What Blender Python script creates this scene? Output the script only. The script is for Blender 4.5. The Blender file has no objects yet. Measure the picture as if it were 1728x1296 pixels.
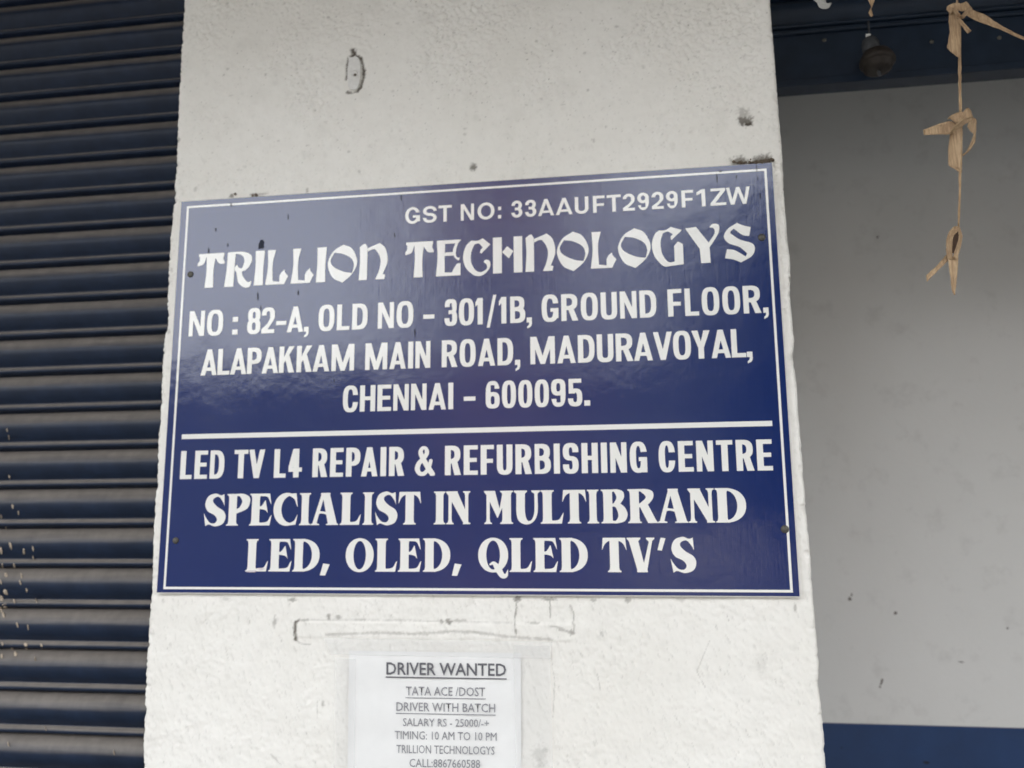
import bpy, math, random
import numpy as np
from mathutils import Vector, Matrix

random.seed(7)
rng = np.random.default_rng(11)
sc = bpy.context.scene
C = sc.collection

# ------------------------------------------------------------------ camera
FPX = 1357.5                       # focal length in photograph pixels (1728 wide)
CAM = Vector((0.2345, -1.1285, 1.554))
ZC = 1.75                          # height of the middle of the sign board
yaw, pitch, roll = math.radians(8.075), math.radians(9.42), math.radians(0.42)
Rm = Matrix.Rotation(yaw, 3, 'Z') @ Matrix.Rotation(pitch, 3, 'X') @ Matrix.Rotation(roll, 3, 'Y')
cd = bpy.data.cameras.new('camera')
cam = bpy.data.objects.new('camera', cd)
C.objects.link(cam)
M3 = Matrix((Rm @ Vector((1, 0, 0)), Rm @ Vector((0, 0, 1)), -(Rm @ Vector((0, 1, 0))))).transposed()
cam.matrix_world = Matrix.Translation(CAM) @ M3.to_4x4()
cd.sensor_width = 36.0
cd.lens = FPX / 1728 * 36
cd.clip_start = 0.02
cd.clip_end = 3000
cd.dof.use_dof = True
cd.dof.focus_distance = 0.93
cd.dof.aperture_fstop = 4.5
sc.camera = cam
sc.render.filter_size = 1.6

# ------------------------------------------------------------------ world, sun, exposure
SUN_EL, SUN_AZ = math.radians(58), math.radians(35)
w = bpy.data.worlds.new('World')
sc.world = w
w.use_nodes = True
nt = w.node_tree
nt.nodes.clear()
wo = nt.nodes.new('ShaderNodeOutputWorld')
bg = nt.nodes.new('ShaderNodeBackground')
sky = nt.nodes.new('ShaderNodeTexSky')
sky.sky_type = 'NISHITA'
sky.sun_disc = False
sky.sun_elevation = SUN_EL
sky.sun_rotation = SUN_AZ
sky.air_density = 1.6
sky.dust_density = 6.0
sky.ozone_density = 1.0
hs = nt.nodes.new('ShaderNodeHueSaturation')
hs.inputs['Saturation'].default_value = 0.15
nt.links.new(sky.outputs[0], hs.inputs['Color'])
nt.links.new(hs.outputs[0], bg.inputs['Color'])
bg.inputs['Strength'].default_value = 0.15
nt.links.new(bg.outputs[0], wo.inputs['Surface'])
sl = bpy.data.lights.new('sun', 'SUN')
sl.energy = 0.6
sl.angle = math.radians(14)
sl.color = (1.0, 0.98, 0.955)
so = bpy.data.objects.new('sun', sl)
C.objects.link(so)
sdir = Vector((math.sin(SUN_AZ) * math.cos(SUN_EL), math.cos(SUN_AZ) * math.cos(SUN_EL), math.sin(SUN_EL)))
so.rotation_euler = sdir.to_track_quat('Z', 'Y').to_euler()
so.location = (0, -6, 8)
sc.view_settings.view_transform = 'Standard'
sc.view_settings.look = 'None'
sc.view_settings.gamma = 1
sc.view_settings.use_curve_mapping = False
sc.view_settings.exposure = 2.93


def at(px, py, y=0.0):
    """world point seen at photograph pixel (px, py) on the upright plane at depth y"""
    d = Rm @ Vector(((px - 864) / FPX, 1.0, -(py - 648) / FPX))
    t = (y - CAM.y) / d.y
    return CAM + d * t


# ------------------------------------------------------------------ helpers
def tag(o, label=None, cat=None, group=None, kind=None):
    if label: o['label'] = label
    if cat: o['category'] = cat
    if group: o['group'] = group
    if kind: o['kind'] = kind
    return o


def link(name, me, m=None, parent=None):
    o = bpy.data.objects.new(name, me)
    C.objects.link(o)
    if m: me.materials.append(m)
    if parent: o.parent = parent
    return o


def empty(name, loc=(0, 0, 0)):
    o = bpy.data.objects.new(name, None)
    o.empty_display_size = 0.05
    C.objects.link(o)
    o.location = loc
    return o


def put(o, parent):
    """child whose vertices are in world space under an empty that is not at the origin"""
    o.parent = parent
    o.matrix_parent_inverse = Matrix.Translation(-Vector(parent.location))
    return o


def mesh(name, vs, fs, m, parent=None, smooth=False):
    me = bpy.data.meshes.new(name)
    me.from_pydata([tuple(v) for v in vs], [], fs)
    me.update()
    if smooth:
        me.polygons.foreach_set('use_smooth', [True] * len(me.polygons))
    o = link(name, me, m)
    if parent: put(o, parent)
    return o


class MB:
    def __init__(s): s.v, s.f = [], []

    def box(s, x0, y0, z0, x1, y1, z1):
        b = len(s.v)
        s.v += [(x, y, z) for x in (x0, x1) for y in (y0, y1) for z in (z0, z1)]
        s.f += [tuple(b + i for i in q) for q in
                ((0, 1, 3, 2), (4, 6, 7, 5), (0, 4, 5, 1), (2, 3, 7, 6), (0, 2, 6, 4), (1, 5, 7, 3))]
        return s

    def rings(s, rings, cap=True):
        n = len(rings[0]); b = len(s.v)
        for r in rings: s.v += [tuple(p) for p in r]
        for i in range(len(rings) - 1):
            for j in range(n):
                k = (j + 1) % n
                s.f.append((b + i * n + j, b + i * n + k, b + (i + 1) * n + k, b + (i + 1) * n + j))
        if cap:
            s.f.append(tuple(b + j for j in range(n))[::-1])
            s.f.append(tuple(b + (len(rings) - 1) * n + j for j in range(n)))
        return s

    def build(s, name, m, parent=None, smooth=False):
        return mesh(name, s.v, s.f, m, parent, smooth)


def lathe(center, axis, prof, n=24):
    """rings round an axis: prof = [(radius, offset along axis)]"""
    a = Vector(axis).normalized()
    u = a.orthogonal().normalized(); v = a.cross(u)
    c = Vector(center)
    return [[c + a * h + (u * math.cos(t) + v * math.sin(t)) * max(r, 1e-5)
             for t in [2 * math.pi * k / n for k in range(n)]] for r, h in prof]


def bevel(o, wd=0.002, seg=2):
    b = o.modifiers.new('bevel', 'BEVEL'); b.width = wd; b.segments = seg; b.limit_method = 'ANGLE'
    return o


# ------------------------------------------------------------------ materials
class NT:
    def __init__(s, name):
        s.m = bpy.data.materials.new(name); s.m.use_nodes = True
        s.t = s.m.node_tree; s.b = s.t.nodes['Principled BSDF']

    def n(s, typ, **kw):
        nd = s.t.nodes.new('ShaderNode' + typ)
        for k, v in kw.items():
            if k.startswith('i_'):
                key = k[2:]
                key = int(key) if key.isdigit() else key.replace('_', ' ')
                nd.inputs[key].default_value = v
            else: setattr(nd, k, v)
        return nd

    def l(s, a, b): s.t.links.new(a, b)

    def noise(s, scale, detail=4, rough=0.55, vec=None, stretch=None):
        if vec is None:
            vec = s.n('TexCoord').outputs['Object']
        if stretch:
            mp = s.n('Mapping'); mp.inputs['Scale'].default_value = stretch
            s.l(vec, mp.inputs['Vector']); vec = mp.outputs[0]
        nn = s.n('TexNoise', i_Scale=scale, i_Detail=detail, i_Roughness=rough)
        s.l(vec, nn.inputs['Vector'])
        return nn.outputs['Fac']

    def ramp(s, fac, a, b, ca=(0, 0, 0, 1), cb=(1, 1, 1, 1)):
        r = s.n('ValToRGB'); r.color_ramp.elements[0].position = a; r.color_ramp.elements[1].position = b
        r.color_ramp.elements[0].color = ca; r.color_ramp.elements[1].color = cb
        s.l(fac, r.inputs[0]); return r.outputs[0]

    def mix(s, fac, a, b, mode='MIX'):
        x = s.n('Mix', data_type='RGBA', blend_type=mode)
        if isinstance(fac, (int, float)): x.inputs[0].default_value = fac
        else: s.l(fac, x.inputs[0])
        for sock, val in ((x.inputs[6], a), (x.inputs[7], b)):
            if isinstance(val, tuple): sock.default_value = val if len(val) == 4 else (*val, 1)
            else: s.l(val, sock)
        return x.outputs[2]

    def bump(s, fac, strength, dist, prev=None):
        b = s.n('Bump', i_Strength=strength, i_Distance=dist)
        s.l(fac, b.inputs['Height'])
        if prev is not None: s.l(prev, b.inputs['Normal'])
        s.l(b.outputs[0], s.b.inputs['Normal'])
        return b.outputs[0]

    def col(s, c):
        if isinstance(c, tuple): s.b.inputs['Base Color'].default_value = (*c[:3], 1)
        else: s.l(c, s.b.inputs['Base Color'])


def basic(name, c, rough=0.7, var=0.15, scale=30, bump=0.0, spec=0.5, metal=0.0):
    t = NT(name)
    f = t.noise(scale, 6, 0.6)
    f2 = t.ramp(f, 0.3, 0.72)
    t.col(t.mix(f2, tuple(x * (1 - var) for x in c), tuple(min(1, x * (1 + var)) for x in c)))
    t.b.inputs['Roughness'].default_value = rough
    t.b.inputs['Specular IOR Level'].default_value = spec
    t.b.inputs['Metallic'].default_value = metal
    if bump: t.bump(f, bump, 0.002)
    return t.m


def plaster_mat():
    t = NT('white_painted_plaster')
    a = t.n('Attribute', attribute_name='dirt').outputs['Fac']
    g = t.n('Attribute', attribute_name='grime').outputs['Fac']
    big = t.ramp(t.noise(3.5, 4, 0.6), 0.35, 0.7)
    fine = t.ramp(t.noise(60, 5, 0.65), 0.38, 0.66)
    base = t.mix(big, (0.83, 0.810, 0.755), (0.88, 0.864, 0.818))
    base = t.mix(t.mix(fine, (0.16, 0.16, 0.16), (0, 0, 0)), base, (0.68, 0.66, 0.61))
    base = t.mix(g, base, (0.30, 0.285, 0.25))
    base = t.mix(a, base, (0.105, 0.090, 0.070))
    t.col(base)
    t.b.inputs['Roughness'].default_value = 0.62
    t.b.inputs['Specular IOR Level'].default_value = 0.3
    n1 = t.bump(t.noise(420, 3, 0.6), 0.15, 0.0012)
    t.bump(t.noise(130, 4, 0.6), 0.2, 0.0012, n1)
    return t.m


def vinyl_mat(name, c, dust):
    """glossy printed flex: faint upright ripples in the film, a little dust"""
    t = NT(name)
    d = t.ramp(t.noise(9, 6, 0.65), 0.5, 0.85)
    d2 = t.ramp(t.noise(160, 3, 0.6), 0.62, 0.78)
    k = t.mix(t.mix(0.5, d, d2), (0, 0, 0), (dust, dust, dust))
    t.col(t.mix(k, c, (0.40, 0.37, 0.33)))
    rr = t.mix(d, (0.12, 0.12, 0.12), (0.17, 0.17, 0.17))
    t.l(rr, t.b.inputs['Roughness'])
    t.b.inputs['IOR'].default_value = 1.5
    t.b.inputs['Specular IOR Level'].default_value = 0.88
    streak = t.noise(1.0, 5, 0.7, stretch=(420, 1, 16))
    b1 = t.bump(streak, 0.6, 0.00025)
    b2 = t.bump(t.noise(14, 3, 0.5), 0.35, 0.0022, b1)
    t.bump(t.noise(1.0, 4, 0.6, stretch=(190, 1, 110)), 0.32, 0.0003, b2)
    return t.m


BLUE = vinyl_mat('blue_vinyl', (0.003, 0.018, 0.118), 0.010)
WHITEV = vinyl_mat('white_vinyl', (0.86, 0.855, 0.815), 0.05)
BOARD_EDGE = basic('board_edge', (0.70, 0.69, 0.65), 0.5, 0.12, 60)
PLASTER = plaster_mat()
MUD = basic('dried_mud', (0.15, 0.12, 0.09), 0.95, 0.4, 300, 0.5, 0.1)
SCREW = basic('dusty_screw', (0.11, 0.105, 0.09), 0.55, 0.4, 600, 0.3, 0.5, 0.5)
INK = basic('printed_ink', (0.12, 0.12, 0.135), 0.7, 0.1, 100)
INK_SOFT = basic('faded_ink', (0.27, 0.27, 0.29), 0.7, 0.15, 100)


def shutter_mat(name, paint, dustc, lo, hi):
    """painted steel; pale road dust lies on the surfaces that face upward"""
    t = NT(name)
    geo = t.n('NewGeometry')
    sx = t.n('SeparateXYZ'); t.l(geo.outputs['Normal'], sx.inputs[0])
    nz = t.n('Math', operation='ADD'); t.l(sx.outputs['Z'], nz.inputs[0])
    sc_ = t.n('Math', operation='MULTIPLY_ADD', i_1=0.42, i_2=-0.21)
    oi = t.n('ObjectInfo'); vm = t.n('VectorMath', operation='ADD'); cx = t.n('CombineXYZ')
    ml = t.n('Math', operation='MULTIPLY', i_1=37.0); t.l(oi.outputs['Random'], ml.inputs[0]); t.l(ml.outputs[0], cx.inputs[0]); t.l(ml.outputs[0], cx.inputs[1])
    t.l(t.n('TexCoord').outputs['Object'], vm.inputs[0]); t.l(cx.outputs[0], vm.inputs[1]); vec = vm.outputs[0]
    t.l(t.noise(1.0, 5, 0.65, vec, (7, 7, 120)), sc_.inputs[0]); t.l(sc_.outputs[0], nz.inputs[1])
    f = t.ramp(nz.outputs[0], lo, hi)
    streak = t.ramp(t.noise(1.0, 5, 0.65, vec, (38, 38, 5)), 0.3, 0.75)
    dc = t.mix(streak, tuple(x * 0.68 for x in dustc), dustc)
    pc = t.mix(t.ramp(t.noise(25, 5, 0.6), 0.4, 0.75), paint, tuple(x * 1.5 + 0.002 for x in paint))
    t.col(t.mix(f, pc, dc))
    t.b.inputs['Roughness'].default_value = 0.42
    t.b.inputs['Specular IOR Level'].default_value = 0.3
    t.bump(t.noise(220, 3, 0.6), 0.15, 0.0006)
    return t.m


SLAT = shutter_mat('dusty_navy_steel', (0.0065, 0.0145, 0.035), (0.225, 0.203, 0.183), 0.07, 0.55)
BAR = shutter_mat('dark_navy_steel', (0.006, 0.013, 0.026), (0.02, 0.026, 0.034), 0.3, 0.9)

# ------------------------------------------------------------------ glyph engine (outlines made here, no font files)
class G:
    """signed fields on a grid: >0 inside. unit = cap height"""
    def __init__(s, w, lo=-0.32, hi=1.12, step=1 / 84):
        s.w = w
        xs = np.arange(-0.12, w + 0.13, step); ys = np.arange(lo, hi, step)
        s.xs, s.ys = xs, ys
        s.X, s.Y = np.meshgrid(xs, ys)
        s.F = np.full(s.X.shape, -1.0)

    def box(s, x0, y0, x1, y1): return np.minimum(np.minimum(s.X - x0, x1 - s.X), np.minimum(s.Y - y0, y1 - s.Y))

    def ell(s, x0, y0, x1, y1, n=2.0):
        cx, cy, rx, ry = (x0 + x1) / 2, (y0 + y1) / 2, max((x1 - x0) / 2, 1e-3), max((y1 - y0) / 2, 1e-3)
        r = ((np.abs(s.X - cx) / rx) ** n + (np.abs(s.Y - cy) / ry) ** n) ** (1 / n)
        return (1 - r) * min(rx, ry)

    def poly(s, pts):
        p = smooth_poly(pts)
        X, Y = s.X, s.Y
        d = np.full(X.shape, 1e9); ins = np.zeros(X.shape, bool)
        n = len(p)
        for i in range(n):
            x0, y0 = p[i]; x1, y1 = p[(i + 1) % n]
            ex, ey = x1 - x0, y1 - y0
            L = ex * ex + ey * ey
            if L < 1e-12: continue
            t = np.clip(((X - x0) * ex + (Y - y0) * ey) / L, 0, 1)
            d = np.minimum(d, (X - x0 - t * ex) ** 2 + (Y - y0 - t * ey) ** 2)
            c = (y0 > Y) != (y1 > Y)
            xi = x0 + (Y - y0) * ex / (ey if abs(ey) > 1e-12 else 1e-12)
            ins ^= c & (X < xi)
        d = np.sqrt(d)
        return np.where(ins, d, -d)

    def stroke(s, pts, ws):
        """smooth path with a width at each point"""
        q = [(a[0], a[1], b) for a, b in zip(pts, ws if isinstance(ws, (list, tuple)) else [ws] * len(pts))]
        q = catmull(q, 8)
        out = np.full(s.X.shape, -1.0)
        for a, b in zip(q[:-1], q[1:]):
            ex, ey = b[0] - a[0], b[1] - a[1]; L = ex * ex + ey * ey + 1e-12
            t = np.clip(((s.X - a[0]) * ex + (s.Y - a[1]) * ey) / L, 0, 1)
            dd = np.sqrt((s.X - a[0] - t * ex) ** 2 + (s.Y - a[1] - t * ey) ** 2)
            out = np.maximum(out, (a[2] + (b[2] - a[2]) * t) / 2 - dd)
        return out

    def add(s, *fs):
        for f in fs: s.F = np.maximum(s.F, f)
        return s

    def cut(s, *fs):
        for f in fs: s.F = np.minimum(s.F, -f)
        return s

    def contours(s):
        F = s.F.copy(); F[0, :] = F[-1, :] = -1; F[:, 0] = F[:, -1] = -1
        F[np.abs(F) < 1e-7] = -1e-7
        I = F > 0
        nxt = {}
        H, W = F.shape

        def pt(k):
            i, j, d = k
            a = F[i, j]; b = F[i, j + 1] if d == 0 else F[i + 1, j]
            t = a / (a - b)
            return (s.xs[j] + (t * (s.xs[1] - s.xs[0]) if d == 0 else 0), s.ys[i] + (t * (s.ys[1] - s.ys[0]) if d else 0))
        code = I[:-1, :-1] * 1 + I[:-1, 1:] * 2 + I[1:, 1:] * 4 + I[1:, :-1] * 8
        for i, j in zip(*np.nonzero((code != 0) & (code != 15))):
            c = code[i, j]
            B, R_, T, L_ = (i, j, 0), (i, j + 1, 1), (i + 1, j, 0), (i, j, 1)
            segs = {1: [(B, L_)], 2: [(R_, B)], 3: [(R_, L_)], 4: [(T, R_)], 5: [(B, R_), (T, L_)], 6: [(T, B)], 7: [(T, L_)],
                    8: [(L_, T)], 9: [(B, T)], 10: [(L_, B), (R_, T)], 11: [(R_, T)], 12: [(L_, R_)], 13: [(B, R_)], 14: [(L_, B)]}[int(c)]
            for a, b in segs: nxt[a] = b
        loops = []
        while nxt:
            k0 = next(iter(nxt)); k = k0; lp = []
            while k in nxt:
                lp.append(pt(k)); k = nxt.pop(k)
            if len(lp) > 5: loops.append(simplify(lp, 0.0022))
        return [l for l in loops if len(l) > 2]


def simplify(p, tol):
    p = np.array(p)
    def dp(a, b):
        if b - a < 2: return []
        d = p[b % len(p)] - p[a]; L = np.hypot(*d) + 1e-12
        q = p[a + 1:b] - p[a]
        e = np.abs(q[:, 0] * d[1] - q[:, 1] * d[0]) / L
        k = int(e.argmax())
        if e[k] < tol: return []
        k += a + 1
        return dp(a, k) + [k] + dp(k, b)
    far = int(((p - p[0]) ** 2).sum(1).argmax())
    idx = [0] + dp(0, far) + [far]
    rest = np.concatenate([p[far:], p[:1]])
    pp = p; p = rest
    idx2 = dp(0, len(p) - 1)
    out = [tuple(pp[i]) for i in idx] + [tuple(rest[i]) for i in idx2]
    return out


def catmull(q, n=6, closed=False):
    q = [np.array(a, float) for a in q]
    out = []
    m = len(q)
    for i in range(m if closed else m - 1):
        p1, p2 = q[i], q[(i + 1) % m]
        p0 = q[i - 1] if (i > 0 or closed) else 2 * p1 - p2
        p3 = q[(i + 2) % m] if (i + 2 < m or closed) else 2 * p2 - p1
        for k in range(n):
            t = k / n
            out.append(0.5 * ((2 * p1) + (-p0 + p2) * t + (2 * p0 - 5 * p1 + 4 * p2 - p3) * t * t + (-p0 + 3 * p1 - 3 * p2 + p3) * t ** 3))
    if not closed: out.append(q[-1])
    return out


def smooth_poly(pts):
    """points (x,y) are corners; (x,y,1) are smooth points on a curve"""
    n = len(pts)
    corners = [i for i in range(n) if len(pts[i]) == 2]
    if not corners:
        return [tuple(a) for a in catmull([p[:2] for p in pts], 6, True)]
    out = []
    for a, b in zip(corners, corners[1:] + [corners[0] + n]):
        run = [pts[k % n][:2] for k in range(a, b + 1)]
        if len(run) == 2: out.append(run[0])
        else: out += [tuple(x) for x in catmull(run, 6)[:-1]]
    return out


def sans(ch, w, s, b, n, spur=False):
    g = G(w)
    B, E, P = g.box, g.ell, g.poly
    c = w / 2
    sq = min(w * 0.62, 0.5)

    def ring(x0, y0, x1, y1):
        return np.minimum(E(x0, y0, x1, y1, n), -E(x0 + s, y0 + b, x1 - s, y1 - b, n))

    def dring(x0, y0, x1, y1, bb=None):
        bb = bb or b
        rx = min((x1 - x0) * 0.6, (y1 - y0) * 0.6)
        o = np.maximum(B(x0, y0, x1 - rx, y1), np.minimum(E(x1 - 2 * rx, y0, x1, y1, n), g.X - (x1 - rx) + 0.02))
        ri = max(rx - s * 0.85, 0.03)
        i_ = np.maximum(B(x0 + s, y0 + bb, x1 - s - ri, y1 - bb),
                        np.minimum(E(x1 - s - 2 * ri, y0 + bb, x1 - s, y1 - bb, n), g.X - (x1 - s - ri) + 0.02))
        return np.minimum(o, -i_)
    o = 0.012
    if ch in 'O0': g.add(ring(0, -o, w, 1 + o))
    elif ch == 'Q': g.add(ring(0, -o, w, 1 + o), P([(w * .55, .28), (w * .72, .32), (w, -.04), (w * .8, -.06)]))
    elif ch == 'C': g.add(ring(0, -o, w, 1 + o)).cut(B(w * .5, .37, w + .1, .64))
    elif ch == 'G':
        g.add(ring(0, -o, w, 1 + o)).cut(B(w * .5, .42, w + .1, .67))
        g.add(B(w * .52, .50 - b * .9, w, .50), B(w - s * (1 if not spur else .8), (0 if spur else .12), w, .50))
    elif ch == 'S':
        a = np.minimum(ring(0, .5 - b / 2, w, 1 + o), -B(c, .0, w + .2, .70))
        d = np.minimum(ring(0, -o, w, .5 + b / 2), -B(-.2, .30, c, 1.0))
        g.add(a, d)
    elif ch == '8': g.add(ring(w * .03, .5 - b / 2 + .02, w * .97, 1 + o), ring(0, -o, w, .5 + b / 2 + .02))
    elif ch == '3':
        g.add(ring(w * .02, .5 - b / 2 + .02, w * .97, 1 + o), ring(0, -o, w, .5 + b / 2 + .02))
        g.cut(B(-.2, .29, w * .32, .71), B(-.2, .29, w * .6, .5 - b / 2 + .01), B(-.2, .5 + b / 2 + .01, w * .6, .71))
    elif ch == '2':
        a = np.minimum(ring(0, .40, w, 1 + o), -np.maximum(B(-.2, 0, c, .70), B(-.2, 0, w + .2, .64)))
        g.add(a, P([(w - s, .66), (w, .66), (w, .62, 1), (w - .03, .52, 1), (w * .72, .34, 1), (s * 1.25, b * .9), (0, b * .9),
                    (0, b * .6), (.03, b * 1.25, 1), (w * .45, .38, 1), (w - s, .58, 1)]), B(0, 0, w, b))
    elif ch in '69':
        a = np.minimum(ring(0, -o, w, 1 + o), -B(c, .2, w + .2, .72))
        f = np.maximum(a, ring(0, -o, w, .60))
        f = np.minimum(f, -np.minimum(B(s * .98, b * .5, w - s, 1 - b), -ring(0, -o, w, .60)))
        if ch == '9':  # turned through 180 degrees, sampled from a flipped grid
            h = G(w); h.X = w - g.X; h.Y = 1 - g.Y
            return_f = None
            gg = g; X0, Y0 = g.X, g.Y; g.X, g.Y = h.X, h.Y
            a = np.minimum(ring(0, -o, w, 1 + o), -g.box(c, .2, w + .2, .72))
            f = np.maximum(a, ring(0, -o, w, .60))
            f = np.minimum(f, -np.minimum(g.box(s * .98, b * .5, w - s, 1 - b), -ring(0, -o, w, .60)))
            g.X, g.Y = X0, Y0
        g.add(f)
    elif ch == '5':
        g.add(ring(0, -o, w, .64)).cut(B(-.2, .28, c, .64 - b * .95), B(-.2, .28, s * .5, .9))
        g.add(B(w * .06, 1 - b, w * .95, 1), B(w * .06, .46, w * .06 + s * .86, 1), B(w * .06, .46, c, .46 + b * .8))
    elif ch == '4':
        xs = w - s * 1.55
        g.add(P([(0, .20), (0, .20 + b * 1.2), (xs - .02, 1), (xs + s, 1), (xs + s, .20)]))
        g.cut(P([(s * .75, .20 + b), (xs, .20 + b), (xs, .20 + b + (xs - s * .75) * 1.45)]))
        g.add(B(xs, 0, xs + s, 1), B(0, .20, w, .20 + b))
    elif ch == '7': g.add(B(0, 1 - b, w, 1), P([(w - s * .4, 1 - b * .5), (w, 1 - b), (s * 1.3, 0), (s * .2, 0), (w - s * 1.1, 1 - b)]))
    elif ch == '1': g.add(B(w - s, 0, w, 1), P([(w - s * .8, 1), (w - s, 1), (0, .84), (0, .84 - b * 1.15), (w - s * .8, .90 - b * .6)]))
    elif ch in 'AV':
        if ch == 'V': g.Y = 1 - g.Y; g.flip = True
        hs_ = s * .47; sx = s * .94
        out = g.poly([(0, 0), (c - hs_, 1), (c + hs_, 1), (w, 0)])
        yi = (c - sx) / max(c - hs_, 1e-3)
        g.add(out).cut(g.poly([(sx, -.1 * 1), (sx, 0), (c, yi), (w - sx, 0), (w - sx, -.1)]))
        if ch == 'A': g.add(np.minimum(g.box(0, .17, w, .17 + b * .85), out))
        if ch == 'V': g.Y = 1 - g.Y
    elif ch == 'B':
        g.add(dring(0, .5 - b / 2 + .02, w * .95, 1), dring(0, 0, w, .5 + b / 2 + .02))
    elif ch == 'D': g.add(dring(0, 0, w, 1))
    elif ch == 'P': g.add(B(0, 0, s, 1), dring(0, .37, w, 1))
    elif ch == 'R':
        g.add(B(0, 0, s, 1), dring(0, .40, w * .97, 1), P([(w * .40, .45), (w * .40 + s * .95, .50), (w * 1.01, 0), (w * 1.01 - s * 1.12, 0)]))
    elif ch == 'E': g.add(B(0, 0, s, 1), B(0, 0, w, b), B(0, 1 - b, w, 1), B(0, .5 - b * .46, w * .93, .5 + b * .5))
    elif ch == 'F': g.add(B(0, 0, s, 1), B(0, 1 - b, w, 1), B(0, .46 - b * .46, w * .93, .46 + b * .5))
    elif ch == 'H': g.add(B(0, 0, s, 1), B(w - s, 0, w, 1), B(0, .5 - b * .46, w, .5 + b * .5))
    elif ch == 'I': g.add(B(0, 0, w, 1))
    elif ch == 'J': g.add(B(w - s, .3, w, 1), np.minimum(ring(0, -o, w, .6), .3 - g.Y))
    elif ch == 'K':
        g.add(B(0, 0, s, 1), P([(s * .8, .30), (s * .8, .50), (w - s * 1.2, 1), (w - .01, 1)]),
              P([(w * .40, .52), (w * .40 + s * .75, .70), (w, 0), (w - s * 1.18, 0)]))
    elif ch == 'L': g.add(B(0, 0, s, 1), B(0, 0, w, b))
    elif ch == 'M':
        g.add(B(0, 0, s * .92, 1), B(w - s * .92, 0, w, 1),
              P([(s * .1, 1), (s * 1.18, 1), (c, .30), (w - 1.18 * s, 1), (w - .1 * s, 1), (c + .42 * s, 0), (c - .42 * s, 0)]))
    elif ch == 'N': g.add(B(0, 0, s * .86, 1), B(w - s * .86, 0, w, 1), P([(0, 1), (s * .98, 1), (w, 0), (w - s * .98, 0)]))
    elif ch == 'T': g.add(B(c - s / 2, 0, c + s / 2, 1), B(0, 1 - b, w, 1))
    elif ch == 'U':
        g.add(B(0, .3, s, 1), B(w - s, .3, w, 1), np.minimum(ring(0, -o, w, .64), .32 - g.Y))
    elif ch == 'W':
        q = w / 4
        for x in (0, w / 2):
            g.add(P([(x, 1), (x + s * .92, 1), (x + q, .28), (x + w / 2 - s * .92 + (s * .46 if x == 0 else 0), 1), (x + w / 2 + (s * .46 if x == 0 else 0), 1), (x + q + s * .5, 0), (x + q - s * .5, 0)]) if x == 0 else
                  P([(x - s * .46, 1), (x + s * .46, 1), (x + q, .28), (w - s * .92, 1), (w, 1), (x + q + s * .5, 0), (x + q - s * .5, 0)]))
    elif ch == 'Y': g.add(B(c - s / 2, 0, c + s / 2, .45), P([(0, 1), (s * 1.15, 1), (c, .60), (w - s * 1.15, 1), (w, 1), (c + s / 2, .38), (c - s / 2, .38)]))
    elif ch == 'Z': g.add(B(0, 0, w, b), B(w * .03, 1 - b, w * .97, 1), P([(w * .97, 1 - b * .9), (w * .97 - s * 1.25, 1 - b * .9), (0, b * .9), (s * 1.25, b * .9)]))
    elif ch == '&':
        g.add(g.stroke([(w * .95, .05), (w * .62, .36), (w * .30, .74), (w * .36, .92), (w * .55, .93), (w * .64, .78), (w * .48, .60),
                        (w * .20, .42), (w * .11, .22), (w * .26, .07), (w * .52, .08), (w * .76, .28), (w * .86, .50)],
                       [s * .9, s * .9, s * .8, s * .6, s * .6, s * .75, s * .7, s * .8, s * .85, s * .7, s * .7, s * .6, s * .62]))
        g.F = np.minimum(g.F, B(-.1, -.01, w + .1, 1.01))
    elif ch == ',': g.add(P([(0, .0), (0, b * 1.25), (w, b * 1.25), (w, .0), (w, -.06, 1), (w * .75, -.16, 1), (w * .1, -.22), (w * .1, -.14), (w * .42, -.09, 1), (w * .5, 0)]))
    elif ch == '.': g.add(B(0, 0, w, b * 1.3))
    elif ch == ':': g.add(B(0, 0, w, b * 1.3), B(0, .50, w, .50 + b * 1.3))
    elif ch == '-': g.add(B(0, .30, w, .30 + b * 1.05))
    elif ch == '/': g.add(P([(0, -.13), (w - s * .62, 1.1), (w, 1.1), (s * .62, -.13)]))
    return g


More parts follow.
